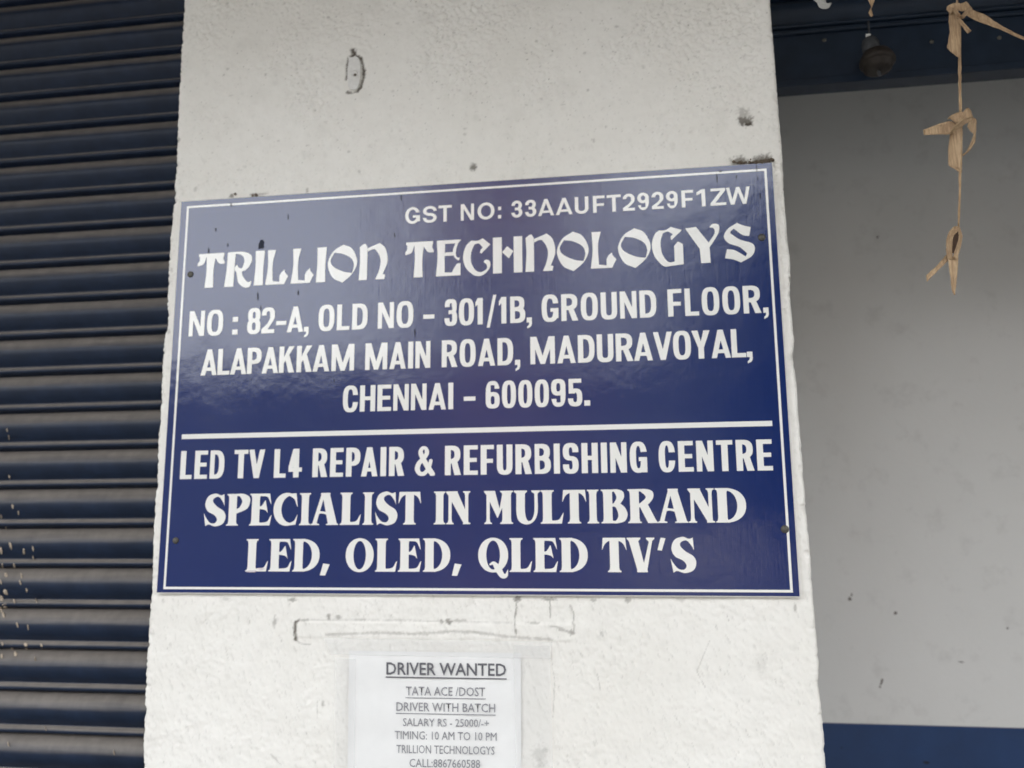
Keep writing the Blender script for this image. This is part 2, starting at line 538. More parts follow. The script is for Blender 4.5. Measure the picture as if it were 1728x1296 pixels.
def serif(ch, w):
    """bold display roman with small wedge feet"""
    g = G(w)
    B, E, P = g.box, g.ell, g.poly
    s = .265
    f = .065

    def stem(x, ss=s, top=True, bot=True):
        r = [B(x, 0, x + ss, 1)]
        if bot: r.append(P([(x - f, 0), (x - f * 1.05, .035), (x - .02, .06, 1), (x, .14), (x + ss, .14), (x + ss + .02, .06, 1), (x + ss + f * 1.05, .035), (x + ss + f, 0)]))
        if top: r.append(P([(x - f, 1), (x - f * 1.05, .965), (x - .02, .94, 1), (x, .86), (x + ss, .86), (x + ss + .02, .94, 1), (x + ss + f * 1.05, .965), (x + ss + f, 1)]))
        return r
    wedge_up = lambda x0: P([(x0, 0), (w - .06, 0), (w, .34), (w - .05, .27, 1), (w - .15, .12, 1), (x0 + .05, .09, 1), (x0, .11)])
    x = f + .01
    if ch == 'I': g.add(*stem(x, w - 2 * x))
    elif ch == 'L': g.add(*stem(x), wedge_up(x + s - .02))
    elif ch == 'E':
        g.add(*stem(x), wedge_up(x + s - .02))
        x0 = x + s - .02
        g.add(P([(x0, 1), (w - .075, 1), (w - .02, .64), (w - .07, .74, 1), (w - .17, .90, 1), (x0, .92)]))
        g.add(P([(x0, .60), (x0 + .09, .62, 1), (w - .22, .80), (w - .13, .38), (w - .20, .47, 1), (x0 + .08, .51, 1), (x0, .51)]))
    elif ch == 'D':
        g.add(*stem(x))
        g.add(np.minimum(np.minimum(E(-w * .35, -.0, w, 1, 2.2), g.X - x - s + .05), -np.minimum(E(x + s - .32, .075, w - .25, .925, 2.0), g.X - x - s)))
    elif ch in 'OQ':
        g.add(E(0, -.015, w, 1.015, 2.05)).cut(E(.25, .07, w - .25, .93, 2.0))
        if ch == 'Q':
            g.add(g.stroke([(w * .40, .22), (w * .52, .26), (w * .66, .10), (w * .80, -.10), (w * .93, -.10), (w * .985, .06)], [.05, .10, .19, .16, .10, .02]))
    elif ch == 'C':
        g.add(E(0, -.015, w * 1.10, 1.015, 2.05)).cut(E(.26, .075, w * 1.12, .925, 2.0), B(w * .86, .36, w + .3, .60), B(w * 1.0, -.1, w + .3, 1.1))
        g.add(P([(w * .70, .99), (w * .92, 1.0), (w * .99, .56), (w * .93, .66, 1), (w * .84, .82, 1), (w * .62, .93)]),
              P([(w * .72, .0), (w * .92, .02), (w * 1.0, .36), (w * .93, .24, 1), (w * .84, .13, 1), (w * .64, .06)]))
    elif ch == 'S':
        g.add(P([(w * .90, 1.0), (w * .93, .60), (w * .86, .74, 1), (w * .66, .91, 1), (w * .44, .87, 1), (w * .40, .76, 1), (w * .60, .60, 1),
                 (w * .90, .46, 1), (w * 1.0, .27, 1), (w * .88, .06, 1), (w * .55, -.02, 1), (w * .25, .04, 1), (w * .10, -.01), (w * .0, .42),
                 (w * .10, .27, 1), (w * .30, .10, 1), (w * .52, .08, 1), (w * .62, .20, 1), (w * .48, .34, 1), (w * .18, .46, 1), (w * .05, .68, 1),
                 (w * .18, .93, 1), (w * .50, 1.02, 1), (w * .75, .96, 1)]))
    elif ch == 'P':
        g.add(*stem(x))
        g.add(P([(x + s - .03, 1), (w * .70, 1, 1), (w * .96, .90, 1), (w * .99, .72, 1), (w * .86, .52, 1), (x + s + .0, .38, 1), (x + s - .03, .36)]))
        g.cut(P([(x + s, .93), (x + s + .09, .92, 1), (w - .27, .76, 1), (x + s + .10, .58, 1), (x + s, .52)]))
    elif ch in 'RB':
        g.add(*stem(x))
        g.add(P([(x + s - .03, 1), (w * .64, 1, 1), (w * .85, .93, 1), (w * .88, .76, 1), (w * .74, .58, 1), (w * .6, .52, 1), (x + s - .03, .45)]))
        g.cut(P([(x + s, .93), (x + s + .06, .92, 1), (w * .88 - .22, .76, 1), (x + s + .05, .60, 1), (x + s, .57)]))
        if ch == 'R':
            g.add(P([(x + s + .02, .55), (w * .66, .60), (w * .78, .38, 1), (w * .94, .10, 1), (w * 1.02, 0), (w * .68, 0), (x + s + .05, .42, 1)]))
        else:
            g.add(P([(x + s - .03, 0), (w * .62, 0, 1), (w * .90, .07, 1), (w, .26, 1), (w * .90, .47, 1), (w * .66, .60, 1), (x + s - .03, .57)]))
            g.cut(P([(x + s, .08), (x + s + .10, .08, 1), (w - .27, .24, 1), (x + s + .10, .46, 1), (x + s, .50)]))
    elif ch == 'A':
        a = P([(w * .04, 0), (w * .38, 1), (w * .66, 1), (w * .97, 0), (w * .64, 0), (w * .44, .80), (w * .19, 0)])
        g.add(a, P([(w * .36, 1), (w * .34, .965), (w * .42, .90), (w * .62, .90), (w * .70, .965), (w * .68, 1)]))
        g.add(P([(0, 0), (0, .035), (w * .08, .07, 1), (w * .10, .12), (w * .20, .12), (w * .22, .06, 1), (w * .31, .035), (w * .31, 0)]))
        g.add(P([(w * .56, 0), (w * .56, .035), (w * .64, .06, 1), (w * .63, .12), (w * .92, .12), (w * .94, .06, 1), (w, .035), (w, 0)]))
        g.add(P([(w * .24, .44), (w * .66, .40), (w * .67, .26, 1), (w * .66, .20), (w * .58, .31, 1), (w * .40, .36, 1), (w * .22, .33)]))
    elif ch == 'T':
        c = w / 2
        g.add(*stem(c - s / 2, top=False))
        g.add(P([(.03, 1), (w - .03, 1), (w, .62), (w - .08, .80, 1), (w - .20, .90, 1), (c, .92), (.20, .90, 1), (.08, .80, 1), (0, .62)]))
    elif ch == 'N':
        t = .10
        g.add(*stem(x, t), *stem(w - x - t, t))
        g.cut(B(x + t + .001, .85, w - x - t - .09, 1.1))
        g.add(P([(0, 1), (x + .27, 1), (w - x - .0, .22), (w - x, 0), (w - x - .13, .0), (x - .01, .88)]), P([(0, 1), (x + .30, 1), (x + .2, .86), (x, .86), (0, .965)]))
        g.cut(B(w - x + .002, .06, w + .1, .86))
    elif ch == 'M':
        t = .10
        g.add(*stem(x, t, top=False), *stem(w - x - s, s))
        g.add(P([(0, 1), (x + .26, 1), (w * .53, .46), (w - x - s + .02, 1), (w - x, 1), (w - x - s * .9, .55), (w * .46, .17), (x + .01, .86), (0, .965)]))
    elif ch == 'U':
        g.add(P([(0, 1), (0, .965), (x, .90), (x, .34, 1), (x + .08, .08, 1), (w * .48, -.02, 1), (w * .76, .08, 1), (w - x, .36, 1), (w - x, .90),
                 (w, .965), (w, 1), (w - x - .19, 1), (w - x - .19, .965), (w - x - .10, .90), (w - x - .10, .38, 1), (w * .68, .13, 1), (w * .52, .10, 1),
                 (x + s, .34, 1), (x + s, .90), (x + s + f, .965), (x + s + f, 1)]))
    elif ch == 'V':
        g.add(P([(0, 1), (0, .965), (w * .08, .90), (w * .38, 0), (w * .70, 0), (w * .92, .90), (w, .965), (w, 1), (w * .70, 1), (w * .70, .965), (w * .80, .88),
                 (w * .60, .26), (w * .42, .90), (w * .50, .965), (w * .50, 1)]))
        g.add(P([(w * .36, 0), (w * .34, .04), (w * .40, .10), (w * .66, .10), (w * .74, .04), (w * .72, 0)]))
    elif ch == ',': g.add(P([(w * .30, .25), (w, .22), (w * .55, -.12), (0, -.11)]))
    elif ch == "'": g.add(P([(w * .42, 1.0), (w, .98), (w * .52, .62), (0, .64)]))
    return g


def uncial(ch, w):
    """broad-nib uncial display letters of the shop name"""
    g = G(w)
    B, E, P = g.box, g.ell, g.poly
    if ch == 'T':
        g.add(P([(w * .32, .93), (w * .34, .5, 1), (w * .30, 0), (w * .62, 0), (w * .60, .5, 1), (w * .66, .93)]), B(.02, .92, w - .02, 1.0),
              P([(.02, 1.0), (w * .36, .96), (w * .30, .88, 1), (w * .22, .70, 1), (w * .0, .64), (.0, .72, 1), (.05, .80, 1), (.05, .94)]),
              P([(w - .02, 1.0), (w * .60, .96), (w * .66, .85, 1), (w * .80, .70, 1), (w * 1.0, .68), (w - .0, .74, 1), (w - .04, .82, 1), (w - .03, .94)]))
    elif ch == 'R':
        g.add(P([(.06, 1), (.30, 1), (.28, .5, 1), (.27, 0), (.0, 0), (.05, .5, 1)]), P([(.06, 1), (w * .62, 1.0, 1), (w * .92, .90, 1), (w * .97, .72, 1), (w * .84, .52, 1), (w * .62, .42),
              (w * .56, .46), (w * .66, .58, 1), (w * .70, .76, 1), (w * .60, .90, 1), (w * .4, .95), (.2, .95)]),
              P([(w * .36, .56), (w * .44, .64), (w * .48, .56, 1), (w * .58, .52, 1), (w * .80, .46), (w * .50, .42, 1), (w * .36, .46)]),
              P([(w * .40, .54), (w * .62, .50), (w * .66, .30, 1), (w * .84, .12, 1), (w * .99, .14), (w * .94, -.02, 1), (w * .74, -.04, 1), (w * .52, .10, 1), (w * .44, .34, 1)]))
    elif ch == 'I': g.add(P([(.02, 1), (w, 1), (w - .03, .5, 1), (w - .02, 0), (0, 0), (.03, .5, 1)]))
    elif ch == 'L':
        g.add(P([(.04, 1), (w * .42, 1), (w * .30, .62, 1), (w * .32, .10), (w * .62, .07), (w * .62, .24), (w * .70, .34, 1), (w * .84, .42), (w * .86, .34, 1), (w * 1.0, .22), (w * .92, .12, 1), (w * .84, .0), (0, 0), (.06, .5, 1)]))
    elif ch == 'O':
        g.add(P([(w * .52, 1.04), (w * .80, .93, 1), (w * .98, .66, 1), (w * .99, .42, 1), (w * .82, .17, 1), (w * .52, -.04), (w * .20, .10, 1), (w * .02, .38, 1), (w * .02, .62, 1), (w * .20, .88, 1)]))
        g.cut(P([(w * .22, .82), (w * .50, .78, 1), (w * .80, .64, 1), (w * .90, .44, 1), (w * .84, .22), (w * .54, .27, 1), (w * .20, .42, 1), (w * .09, .60, 1)]))
    elif ch == 'n':
        g.add(P([(.01, .94), (w * .14, 1.02), (w * .22, 1.03), (w * .29, .93), (w * .29, .0), (.0, .0), (.03, .5, 1)]),
              P([(w * .30, .80), (w * .46, .86, 1), (w * .56, .86), (w * .70, .70, 1), (w * .76, .50, 1), (w * .70, .22, 1), (w * .58, .0), (w * .90, .0), (w * .93, .13), (w * .84, .14), (w * .99, .44, 1), (w * .99, .68, 1), (w * .90, .90, 1), (w * .72, 1.03), (w * .52, .97, 1), (w * .30, .90)]))
    elif ch == 'E':
        g.add(P([(.02, 1), (w, 1), (w * .86, .88, 1), (w * .78, .66, 1), (w * .82, .52, 1), (w * .94, .50, 1), (w * .96, .58), (w * .90, .42, 1), (w * .74, .50, 1), (w * .68, .62), (w * .36, .62), (w * .36, .92), (w * .74, .92), (w * .6, .95), (.2, .97)]),
              P([(.02, 1), (w * .36, 1), (w * .34, .5, 1), (w * .35, 0), (.0, 0), (.04, .5, 1)]), B(w * .34, .56, w * .78, .62),
              P([(w * .30, 0), (w * .97, 0), (w * .97, .34), (w * .82, .32, 1), (w * .66, .14, 1), (w * .64, .09), (w * .30, .10)]),
              P([(w * .34, .93), (w * .34, 1), (w, 1), (w * .8, .93)]))
        g.cut(P([(w * .37, .66), (w * .66, .66), (w * .68, .76, 1), (w * .76, .90), (w * .37, .90)]))
    elif ch == 'C':
        g.add(P([(w * .72, 1.0), (w * 1.0, .82), (w * .68, .58), (w * .62, .60, 1), (w * .64, .68), (w * .72, .74), (w * .58, .86, 1), (w * .42, .84), (w * .30, .62, 1), (w * .30, .34, 1),
                 (w * .46, .12, 1), (w * .66, .06, 1), (w * .86, .14, 1), (w * .86, .26, 1), (w * .76, .34, 1), (w * .84, .40, 1), (w * .98, .34, 1), (w * .97, .16, 1), (w * .74, -.02, 1), (w * .44, -.03, 1), (w * .12, .18, 1), (w * .0, .48, 1), (w * .10, .80, 1), (w * .30, .95), (w * .54, .94, 1)]))
    elif ch == 'H':
        g.add(B(.0, 0, w * .30, 1), B(w * .70, 0, w * .99, 1), P([(w * .31, .58), (w * .48, .74), (w * .69, .60), (w * .54, .40)]))
    elif ch == 'G':
        g.add(P([(w * .62, 1.02), (w * .97, .92), (w * .62, .66), (w * .60, .76), (w * .68, .82), (w * .52, .90, 1), (w * .36, .86), (w * .28, .62, 1), (w * .32, .30, 1), (w * .50, .08, 1), (w * .70, .08), (w * .70, .50), (w * .82, .62), (w * .98, .54), (w * .98, .0), (w * .60, -.03, 1), (w * .34, -.02, 1), (w * .08, .24, 1), (w * .0, .56, 1), (w * .10, .84, 1), (w * .24, .94), (w * .44, .94, 1)]))
    elif ch == 'Y':
        g.add(P([(.0, .96), (w * .32, .98), (w * .66, .54), (w * .84, .78, 1), (w * .82, .92, 1), (w * .70, .95), (w * .80, 1.04, 1), (w * .97, 1.0, 1), (w * .96, .80, 1), (w * .78, .54, 1), (w * .68, .42), (w * .69, .0), (w * .42, .0), (w * .40, .38)]))
    elif ch == 'S':
        g.add(P([(w * .46, 1.03), (w * .66, .95, 1), (w * .90, .90), (w * .84, .66), (w * .62, .70, 1), (w * .34, .88), (w * .24, .82, 1), (w * .22, .76), (w * .52, .58, 1), (w * .92, .46, 1),
                 (w * 1.0, .30, 1), (w * .88, .12, 1), (w * .52, -.03), (w * .26, .06, 1), (w * .0, .10), (w * .08, .34), (w * .34, .30, 1), (w * .68, .12), (w * .74, .20), (w * .50, .38, 1), (w * .14, .50, 1), (w * .0, .68, 1), (w * .14, .88, 1)]))
    return g


RELW = {'I': .26, '1': .34, 'M': .84, 'W': .95, ',': .17, '.': .19, ':': .19, '-': .36, '/': .32, 'L': .46, 'E': .50, 'F': .47, 'T': .54,
        'A': .62, 'V': .62, 'Y': .60, 'K': .58, 'R': .57, 'P': .54, 'S': .54, 'O': .58, 'G': .58, 'C': .55, 'D': .56, 'N': .56, 'U': .55, 'H': .56,
        'B': .56, 'Z': .54, '&': .62}
GC = {}


def glyph_loops(font, ch, w, prm):
    k = (font, ch, round(w, 2), prm)
    if k not in GC:
        if font == 'sans':
            g = sans(ch, round(w, 2), *prm)
        elif font == 'serif': g = serif(ch, round(w, 2))
        else: g = uncial(ch, round(w, 2))
        GC[k] = g.contours()
    return GC[k]


def outline_mesh(name, loops, m, y, thick=0.00022):
    """closed loops (x,z world) to one thin filled mesh on the upright plane at depth y"""
    cu = bpy.data.curves.new(name, 'CURVE')
    cu.dimensions = '2D'; cu.fill_mode = 'BOTH'; cu.extrude = thick / 2
    for lp in loops:
        sp = cu.splines.new('POLY'); sp.points.add(len(lp) - 1)
        for p, (x, z) in zip(sp.points, lp): p.co = (x, z, 0, 1)
        sp.use_cyclic_u = True
    tmp = bpy.data.objects.new('tmp', cu)
    C.objects.link(tmp)
    dg = bpy.context.evaluated_depsgraph_get()
    me = bpy.data.meshes.new_from_object(tmp.evaluated_get(dg))
    bpy.data.objects.remove(tmp); bpy.data.curves.remove(cu)
    me.name = name
    n = len(me.vertices); co = np.empty(n * 3)
    me.vertices.foreach_get('co', co); co = co.reshape(-1, 3)
    new = np.stack([co[:, 0], y - co[:, 2] * 1.0, co[:, 1]], 1)
    me.vertices.foreach_set('co', new.ravel()); me.materials.clear(); me.update()
    return link(name, me, m)


def text_line(label, parent, words, base, top, font, prm=(), y=-0.0006, gap=None, kern=0.0):
    """words: (string, px left, px right) or (string, [(l, r), ...]) in photograph pixels; base/top: the two ends of baseline and cap line"""
    zb = (at(*base[0]).z + at(*base[1]).z) / 2
    zt = (at(*top[0]).z + at(*top[1]).z) / 2
    h = zt - zb
    def X(px):
        f = (px - base[0][0]) / (base[1][0] - base[0][0])
        py = ((base[0][1] + (base[1][1] - base[0][1]) * f) + (top[0][1] + (top[1][1] - top[0][1]) * f)) / 2
        return at(px, py).x
    loops = []
    for wd in words:
        st = wd[0]
        if isinstance(wd[1], list):
            boxes = [(X(l), X(r)) for l, r in wd[1]]
        else:
            x0, x1 = X(wd[1]), X(wd[2])
            stem = prm[0]
            rel = [(stem if c_ == 'I' else RELW.get(c_, .52)) for c_ in st]
            gp = gap
            fixed = [c_ == 'I' for c_ in st]
            tot = sum(q for q, fx_ in zip(rel, fixed) if not fx_); n = len(st)
            gaps = [gp * (0.35 if (a + b_ in ('AV', 'VO', 'AL', 'LA', 'PA', 'OY', 'YA', 'RA', 'AT', 'TV', 'KA', 'AP', 'AK')) else 1.0) for a, b_ in zip(st, st[1:])]
            k = (x1 - x0 - sum(fixed) * stem * h - sum(gaps) * h) / (tot * h)
            # keep stems their own width for I
            boxes = []; x = x0
            for i, r in enumerate(rel):
                wv = r * h * (1 if fixed[i] else k)
                boxes.append((x, x + wv)); x += wv + (gaps[i] * h if i < n - 1 else 0)
        for ch, (l, r) in zip(st, boxes):
            for lp in glyph_loops(font, ch, (r - l) / h, prm):
                wq = round((r - l) / h, 2)
                sx = (r - l) / wq
                loops.append([(l + px * sx, zb + pz * h) for px, pz in lp])
    o = outline_mesh('lettering', loops, WHITEV, y)
    put(o, parent); o['label'] = label
    return o


# ------------------------------------------------------------------ large structure
PY = 0.006        # front of the pillar's plaster
edgeL = [(311, -60), (309, 0), (300, 150), (297, 230), (293, 330), (285.4, 400), (281, 462), (280, 504), (280.8, 549), (275, 566), (271, 622), (267.6, 712), (264.8, 730),
         (263, 792), (260, 830), (257, 875), (255.5, 930), (253.7, 996), (249, 1048), (244.5, 1121), (241, 1206), (238, 1296), (236, 1380)]
edgeR = [(1298, -60), (1301, 0), (1311, 124), (1316, 192), (1321.5, 255), (1325, 330), (1329.5, 383), (1335.5, 440), (1335.8, 507), (1342.5, 575), (1339.4, 601), (1347, 650),
         (1348.3, 690), (1354.5, 754), (1359.6, 822), (1364, 878), (1369, 927), (1374, 1010), (1378.8, 1062), (1384, 1119), (1383.2, 1158), (1388, 1193), (1393, 1243), (1395.4, 1295), (1399, 1380)]


def edge_fn(lst):
    P_ = [at(a, b, PY) for a, b in lst]
    z = np.array([p.z for p in P_])[::-1]; x = np.array([p.x for p in P_])[::-1]
    return lambda q: np.interp(q, z, x)


fL, fR = edge_fn(edgeL), edge_fn(edgeR)


def field(shape, lo, hi, seed, ax=1.0, az=1.0, ang=0.0):
    """band-limited random field, unit variance (periods in cells lo..hi)"""
    r = np.random.default_rng(seed)
    n = np.fft.rfft2(r.standard_normal(shape))
    fz = np.fft.fftfreq(shape[0])[:, None]; fx = np.fft.rfftfreq(shape[1])[None, :]
    ca, sa = math.cos(ang), math.sin(ang)
    f = np.hypot((fz * ca - fx * sa) * az, (fz * sa + fx * ca) * ax)
    k = np.exp(-(f * lo) ** 2) * (1 - np.exp(-(f * hi) ** 2))
    o = np.fft.irfft2(n * k, s=shape)
    return o / o.std()


ztop = at(800, -70, PY).z; zbot = at(800, 1370, PY).z
nz_, nx_ = 760, 560
zz = np.linspace(zbot, ztop, nz_)
uu = np.linspace(0, 1, nx_)
xl, xr = fL(zz), fR(zz)
jl = field((nz_, 2), 3, 40, 5)[:, 0] * 0.00035
jr = field((nz_, 2), 3, 30, 6)[:, 0] * 0.00045
xl = xl + jl; xr = xr - np.abs(jr)
X = xl[:, None] + (xr - xl)[:, None] * uu[None, :]
Z = np.repeat(zz[:, None], nx_, 1)
hgt = 0.00040 * field((nz_, nx_), 22, 120, 1) + 0.00018 * field((nz_, nx_), 6, 22, 2, 1.0, 0.8)
lump = field((nz_, nx_), 3.2, 11, 3)
upper = np.clip((Z - ZC - 0.12) / 0.35, 0, 1)
patch = np.clip(field((nz_, nx_), 60, 300, 33) * .5 + .55, .15, 1.2)
hgt = hgt * (.55 + .45 * patch)
hgt += (0.00009 + 0.00022 * upper) * lump * patch
hgt += upper * patch * 0.00085 * np.clip(field((nz_, nx_), 5, 16, 8), -.3, 1.6)
pits = np.clip(field((nz_, nx_), 2.2, 6, 9) - 2.35, 0, 1.2)
hgt -= pits * 0.0012
grime = np.clip(pits * 0.55, 0, 0.6) + np.clip(field((nz_, nx_), 30, 200, 12) - 1.0, 0, 2) * 0.05
grime *= (0.25 + 0.75 * upper)
st1 = field((nz_, nx_), 1.3, 5, 14, 1.0, 5.0, .30); st2 = field((nz_, nx_), 2.2, 8, 15, 1.0, 4.0, .36)
lowz = 1 - upper * .75
grime += np.clip(st1 - 1.9, 0, 1.2) * 0.20 * lowz + np.clip(st2 - 1.3, 0, 1.5) * 0.15 * lowz + np.clip(field((nz_, nx_), 10, 40, 16) - 1.3, 0, 2) * 0.05
grime += np.clip(field((nz_, nx_), 1.2, 3.2, 17) - 2.3, 0, 1.5) * 0.6 * upper
grime += np.clip(-field((nz_, nx_), 5, 16, 8) * .5 - field((nz_, nx_), 3, 9, 19) * .6 - 1.1, 0, 1) * 0.30 * upper * patch
hgt += (st2 * .00015 + st1 * .00006) * lowz
dirt = np.zeros((nz_, nx_))
nzf = field((nz_, nx_), 2.0, 8, 21); nzb = field((nz_, nx_), 7, 25, 22)
PXM = 1 / 1190.0     # about one photograph pixel on the plaster, in metres


def spot(px, py, rx, ry, k=1.0, depth=0.0, soft=0.7, arr=None, rag=0.35):
    p = at(px, py, PY)
    d = np.hypot((X - p.x) / (rx * PXM), (Z - p.z) / (ry * PXM)) + rag * 0.5 * nzf + rag * .4 * nzb
    f = np.clip((1.25 - d) / soft, 0, 1)
    if arr is None: arr = dirt
    np.maximum(arr, f * k, out=arr)
    if depth: globals()['hgt'] = hgt - f * depth


def seg(pts, wpx, k=1.0, arr=None, depth=0.0, rag=.3):
    for (a, b), (c_, d_) in zip(pts, pts[1:]):
        p, q = at(a, b, PY), at(c_, d_, PY)
        ex, ez = q.x - p.x, q.z - p.z; L = ex * ex + ez * ez
        t = np.clip(((X - p.x) * ex + (Z - p.z) * ez) / L, 0, 1)
        dd = np.hypot(X - p.x - t * ex, Z - p.z - t * ez) / (wpx * PXM)
        f = np.clip(1.3 - dd + rag * .5 * nzf * 1.2 + rag * .5 * nzb, 0, 1) * np.clip(k, 0, 1)
        if arr is None: arr = dirt
        np.maximum(arr, f, out=arr)
        if depth: globals()['hgt'] = hgt - np.clip(1.3 - dd, 0, 1) * depth


# mud caked over the top edge of the board, chips and old screw holes
for a in [(1249, 272, 15, 9, .75), (1282, 271, 12, 8, .8), (1293, 270, 10, 10, .85), (1268, 276, 9, 5, .7), (1303, 277, 5, 10, .5), (1316, 330, 4, 30, .12),
          (391, 331, 6, 4, .8), (428, 329, 8, 3, .7), (440, 328, 12, 2, .4), (518, 322, 3, 5, .5), (1254, 190, 10, 10, .42)]: spot(*a)
spot(1257, 202, 12, 8, .85, .002); spot(1264, 208, 8, 6, 1.0, .004)
spot(799, 282, 6, 7, .8, .0015); spot(800, 280, 2.5, 3, 0, -.001)
for a in [(300, 236, 4, 5, .5), (296, 104, 3, 8, .25), (448, 126, 2, 3, .35), (606, 289, 3, 3, .3), (330, 320, 3, 6, .3), (1002, 236, 2, 5, .35), (905, 70, 4, 2, .3), (1040, 45, 3, 3, .3),
          (493, 1012, 9, 3, .6), (545, 1188, 3.5, 6, .5), (463, 1050, 3.5, 9, .45), (873, 1011, 7, 4, .7), (925, 1011, 16, 2.6, .55), (1001, 1013, 5, 3, .45), (1060, 1013, 6, 4, .5), (1015, 1068, 4, 5, .35),
          (275, 1012, 3, 6, .3), (380, 1011, 9, 3, .25), (1342, 1026, 2, 6, .45), (1150, 1012, 8, 3, .2), (910, 1275, 10, 16, .22), (920, 1266, 6, 4, .3), (1285, 1118, 9, 14, .12),
          (1334, 468, 3, 4, .8), (1327, 395, 2, 12, .3), (1341, 600, 3, 6, .35), (1350, 690, 3, 8, .3), (285, 560, 3, 4, .3), (305, 560, 2, 6, .2), (289, 455, 3, 5, .3), (268, 735, 3, 6, .25)]: spot(*a)
# outline of an old sticker or tape that was painted round
seg([(499, 1079), (498, 1050), (505, 1047)], 3.2, .95); seg([(505, 1047), (520, 1046)], 2.0, .5); seg([(499, 1080), (507, 1086), (524, 1088)], 1.4, .38)
seg([(524, 1046), (600, 1046), (690, 1047), (790, 1050), (868, 1051)], 1.4, .26)
seg([(550, 1071), (640, 1068), (700, 1070), (760, 1066), (800, 1067), (860, 1075), (930, 1079)], 2.8, .36, depth=.0005)
for a in [(555, 1041, 3, 6, .55), (571, 1042, 5, 4, .5), (745, 1049, 4, 4, .55), (757, 1050, 6, 5, .7), (776, 1048, 12, 3, .35), (672, 1046, 8, 2, .22), (900, 1051, 14, 2.6, .35)]: spot(*a)
seg([(872, 1012), (871, 1030), (868, 1045), (871, 1070)], 1.3, .62); seg([(928, 1014), (929, 1042)], 1.1, .55); seg([(962, 1022), (969, 1036), (967, 1052), (968, 1066)], 1.2, .5)
seg([(930, 1056), (948, 1060), (964, 1068)], 1.8, .42); spot(965, 1068, 5, 4, .6); seg([(944, 1062), (968, 1069), (969, 1052)], 1.5, .45)
seg([(929, 1100), (936, 1150), (933, 1210)], 0.9, .30); seg([(1008, 1137), (1013, 1164)], .9, .3); seg([(1197, 1082), (1176, 1133), (1190, 1160)], .8, .25)
seg([(457, 1273), (474, 1290)], 1.1, .3); seg([(536, 1180), (535, 1212)], 1.0, .28)
for k in range(46):    # short trowel nicks
    px, py = random.uniform(250, 1370), random.uniform(1015, 1290)
    if 560 < px < 935 and py > 1070: continue
    L_ = random.uniform(6, 16)
    seg([(px, py), (px + L_ * random.uniform(.2, .5), py + L_)], .7, random.uniform(.12, .34))
for k in range(60):
    px, py = random.uniform(320, 1290), random.uniform(5, 330)
    if py > 260 and px > 300: py = random.uniform(5, 250)
    spot(px, py, random.uniform(1.5, 4), random.uniform(1.2, 3), random.uniform(.1, .34), .0004)
# broken rim round the strap at the top
seg([(587, 102), (585, 112), (585, 121), (584.5, 134)], 2.0, .85, depth=.0012); seg([(588, 99), (594, 93), (597, 90), (603, 95), (609, 98)], 3.0, 1, depth=.0015)
seg([(595, 85), (597, 92)], 4.5, 1, depth=.001); seg([(602, 84), (600, 90)], 1.2, .6); spot(600, 127, 3.5, 3.5, .85); spot(607, 143, 4, 4, .35); spot(606, 104, 3, 5, .4); seg([(609, 98), (612, 108), (613.5, 120), (612, 135), (609, 147), (602, 154)], 2.6, .9, depth=.0015); seg([(614, 117), (614, 131)], 3.0, 1)
seg([(586, 156), (595, 157), (604, 154)], 2.4, .85, depth=.001); spot(589, 157, 4, 3, .9)
# slight ridge of the painted-over tape under the board
for (a_, b_, c_, d_) in [(500, 1047, 968, 1083)]:
    q0, q1 = at(a_, b_, PY), at(c_, d_, PY)
    m1 = np.clip((X - q0.x) / .003, 0, 1) * np.clip((q1.x - X) / .003, 0, 1) * np.clip((q0.z - Z) / .002, 0, 1) * np.clip((Z - q1.z) / .002, 0, 1)
    hgt += m1 * .0011
# rounded corners at the two arrises
dl = (X - xl[:, None]); dr = (xr[:, None] - X)
ed = np.minimum(dl, dr); rr_ = 0.007
hgt -= np.where(ed < rr_, rr_ - np.sqrt(np.clip(rr_ ** 2 - (rr_ - ed) ** 2, 0, None)), 0)
chip = np.clip(field((nz_, nx_), 8, 30, 31) - .4, 0, 2) * np.exp(-(ed / .008) ** 2)
hgt -= chip * 0.0022
grime += chip * 0.05
# painted over ridge of the old tape
py0, py1 = at(700, 1047, PY).z, at(700, 1083, PY).z
Y = PY - hgt

pillar = empty('pillar', ((xl.mean() + xr.mean()) / 2, 0.3, 0))
tag(pillar, 'rough white plastered pillar between the two shutters, with chipped edges', 'pillar')
nv = nz_ * nx_
co = np.stack([X, Y, Z], 2).reshape(-1, 3)
i0 = (np.arange(nz_ - 1)[:, None] * nx_ + np.arange(nx_ - 1)[None, :]).ravel()
quads = np.stack([i0, i0 + 1, i0 + nx_ + 1, i0 + nx_], 1)
# sides, and the plain lengths above and below the close-up
DEPTH = 0.50
sideL = np.stack([X[:, 0] + 0.001, np.full(nz_, DEPTH), zz], 1); sideR = np.stack([X[:, -1] - 0.001, np.full(nz_, DEPTH), zz], 1)
top_ = [(X[-1, 0], PY, 3.2), (X[-1, -1], PY, 3.2), (X[0, 0], PY, 0.0), (X[0, -1], PY, 0.0)]
co = np.concatenate([co, sideL, sideR])
r0 = np.arange(nz_ - 1)
qL = np.stack([r0 * nx_, (r0 + 1) * nx_, nv + r0 + 1, nv + r0], 1)
qR = np.stack([r0 * nx_ + nx_ - 1, nv + nz_ + r0, nv + nz_ + r0 + 1, (r0 + 1) * nx_ + nx_ - 1], 1)
quads = np.concatenate([quads, qL, qR])
me = bpy.data.meshes.new('plaster_face')
me.vertices.add(len(co)); me.vertices.foreach_set('co', co.ravel())
nq = len(quads)
me.loops.add(nq * 4); me.loops.foreach_set('vertex_index', quads.ravel())
me.polygons.add(nq); me.polygons.foreach_set('loop_start', np.arange(nq) * 4)
me.update(calc_edges=True)
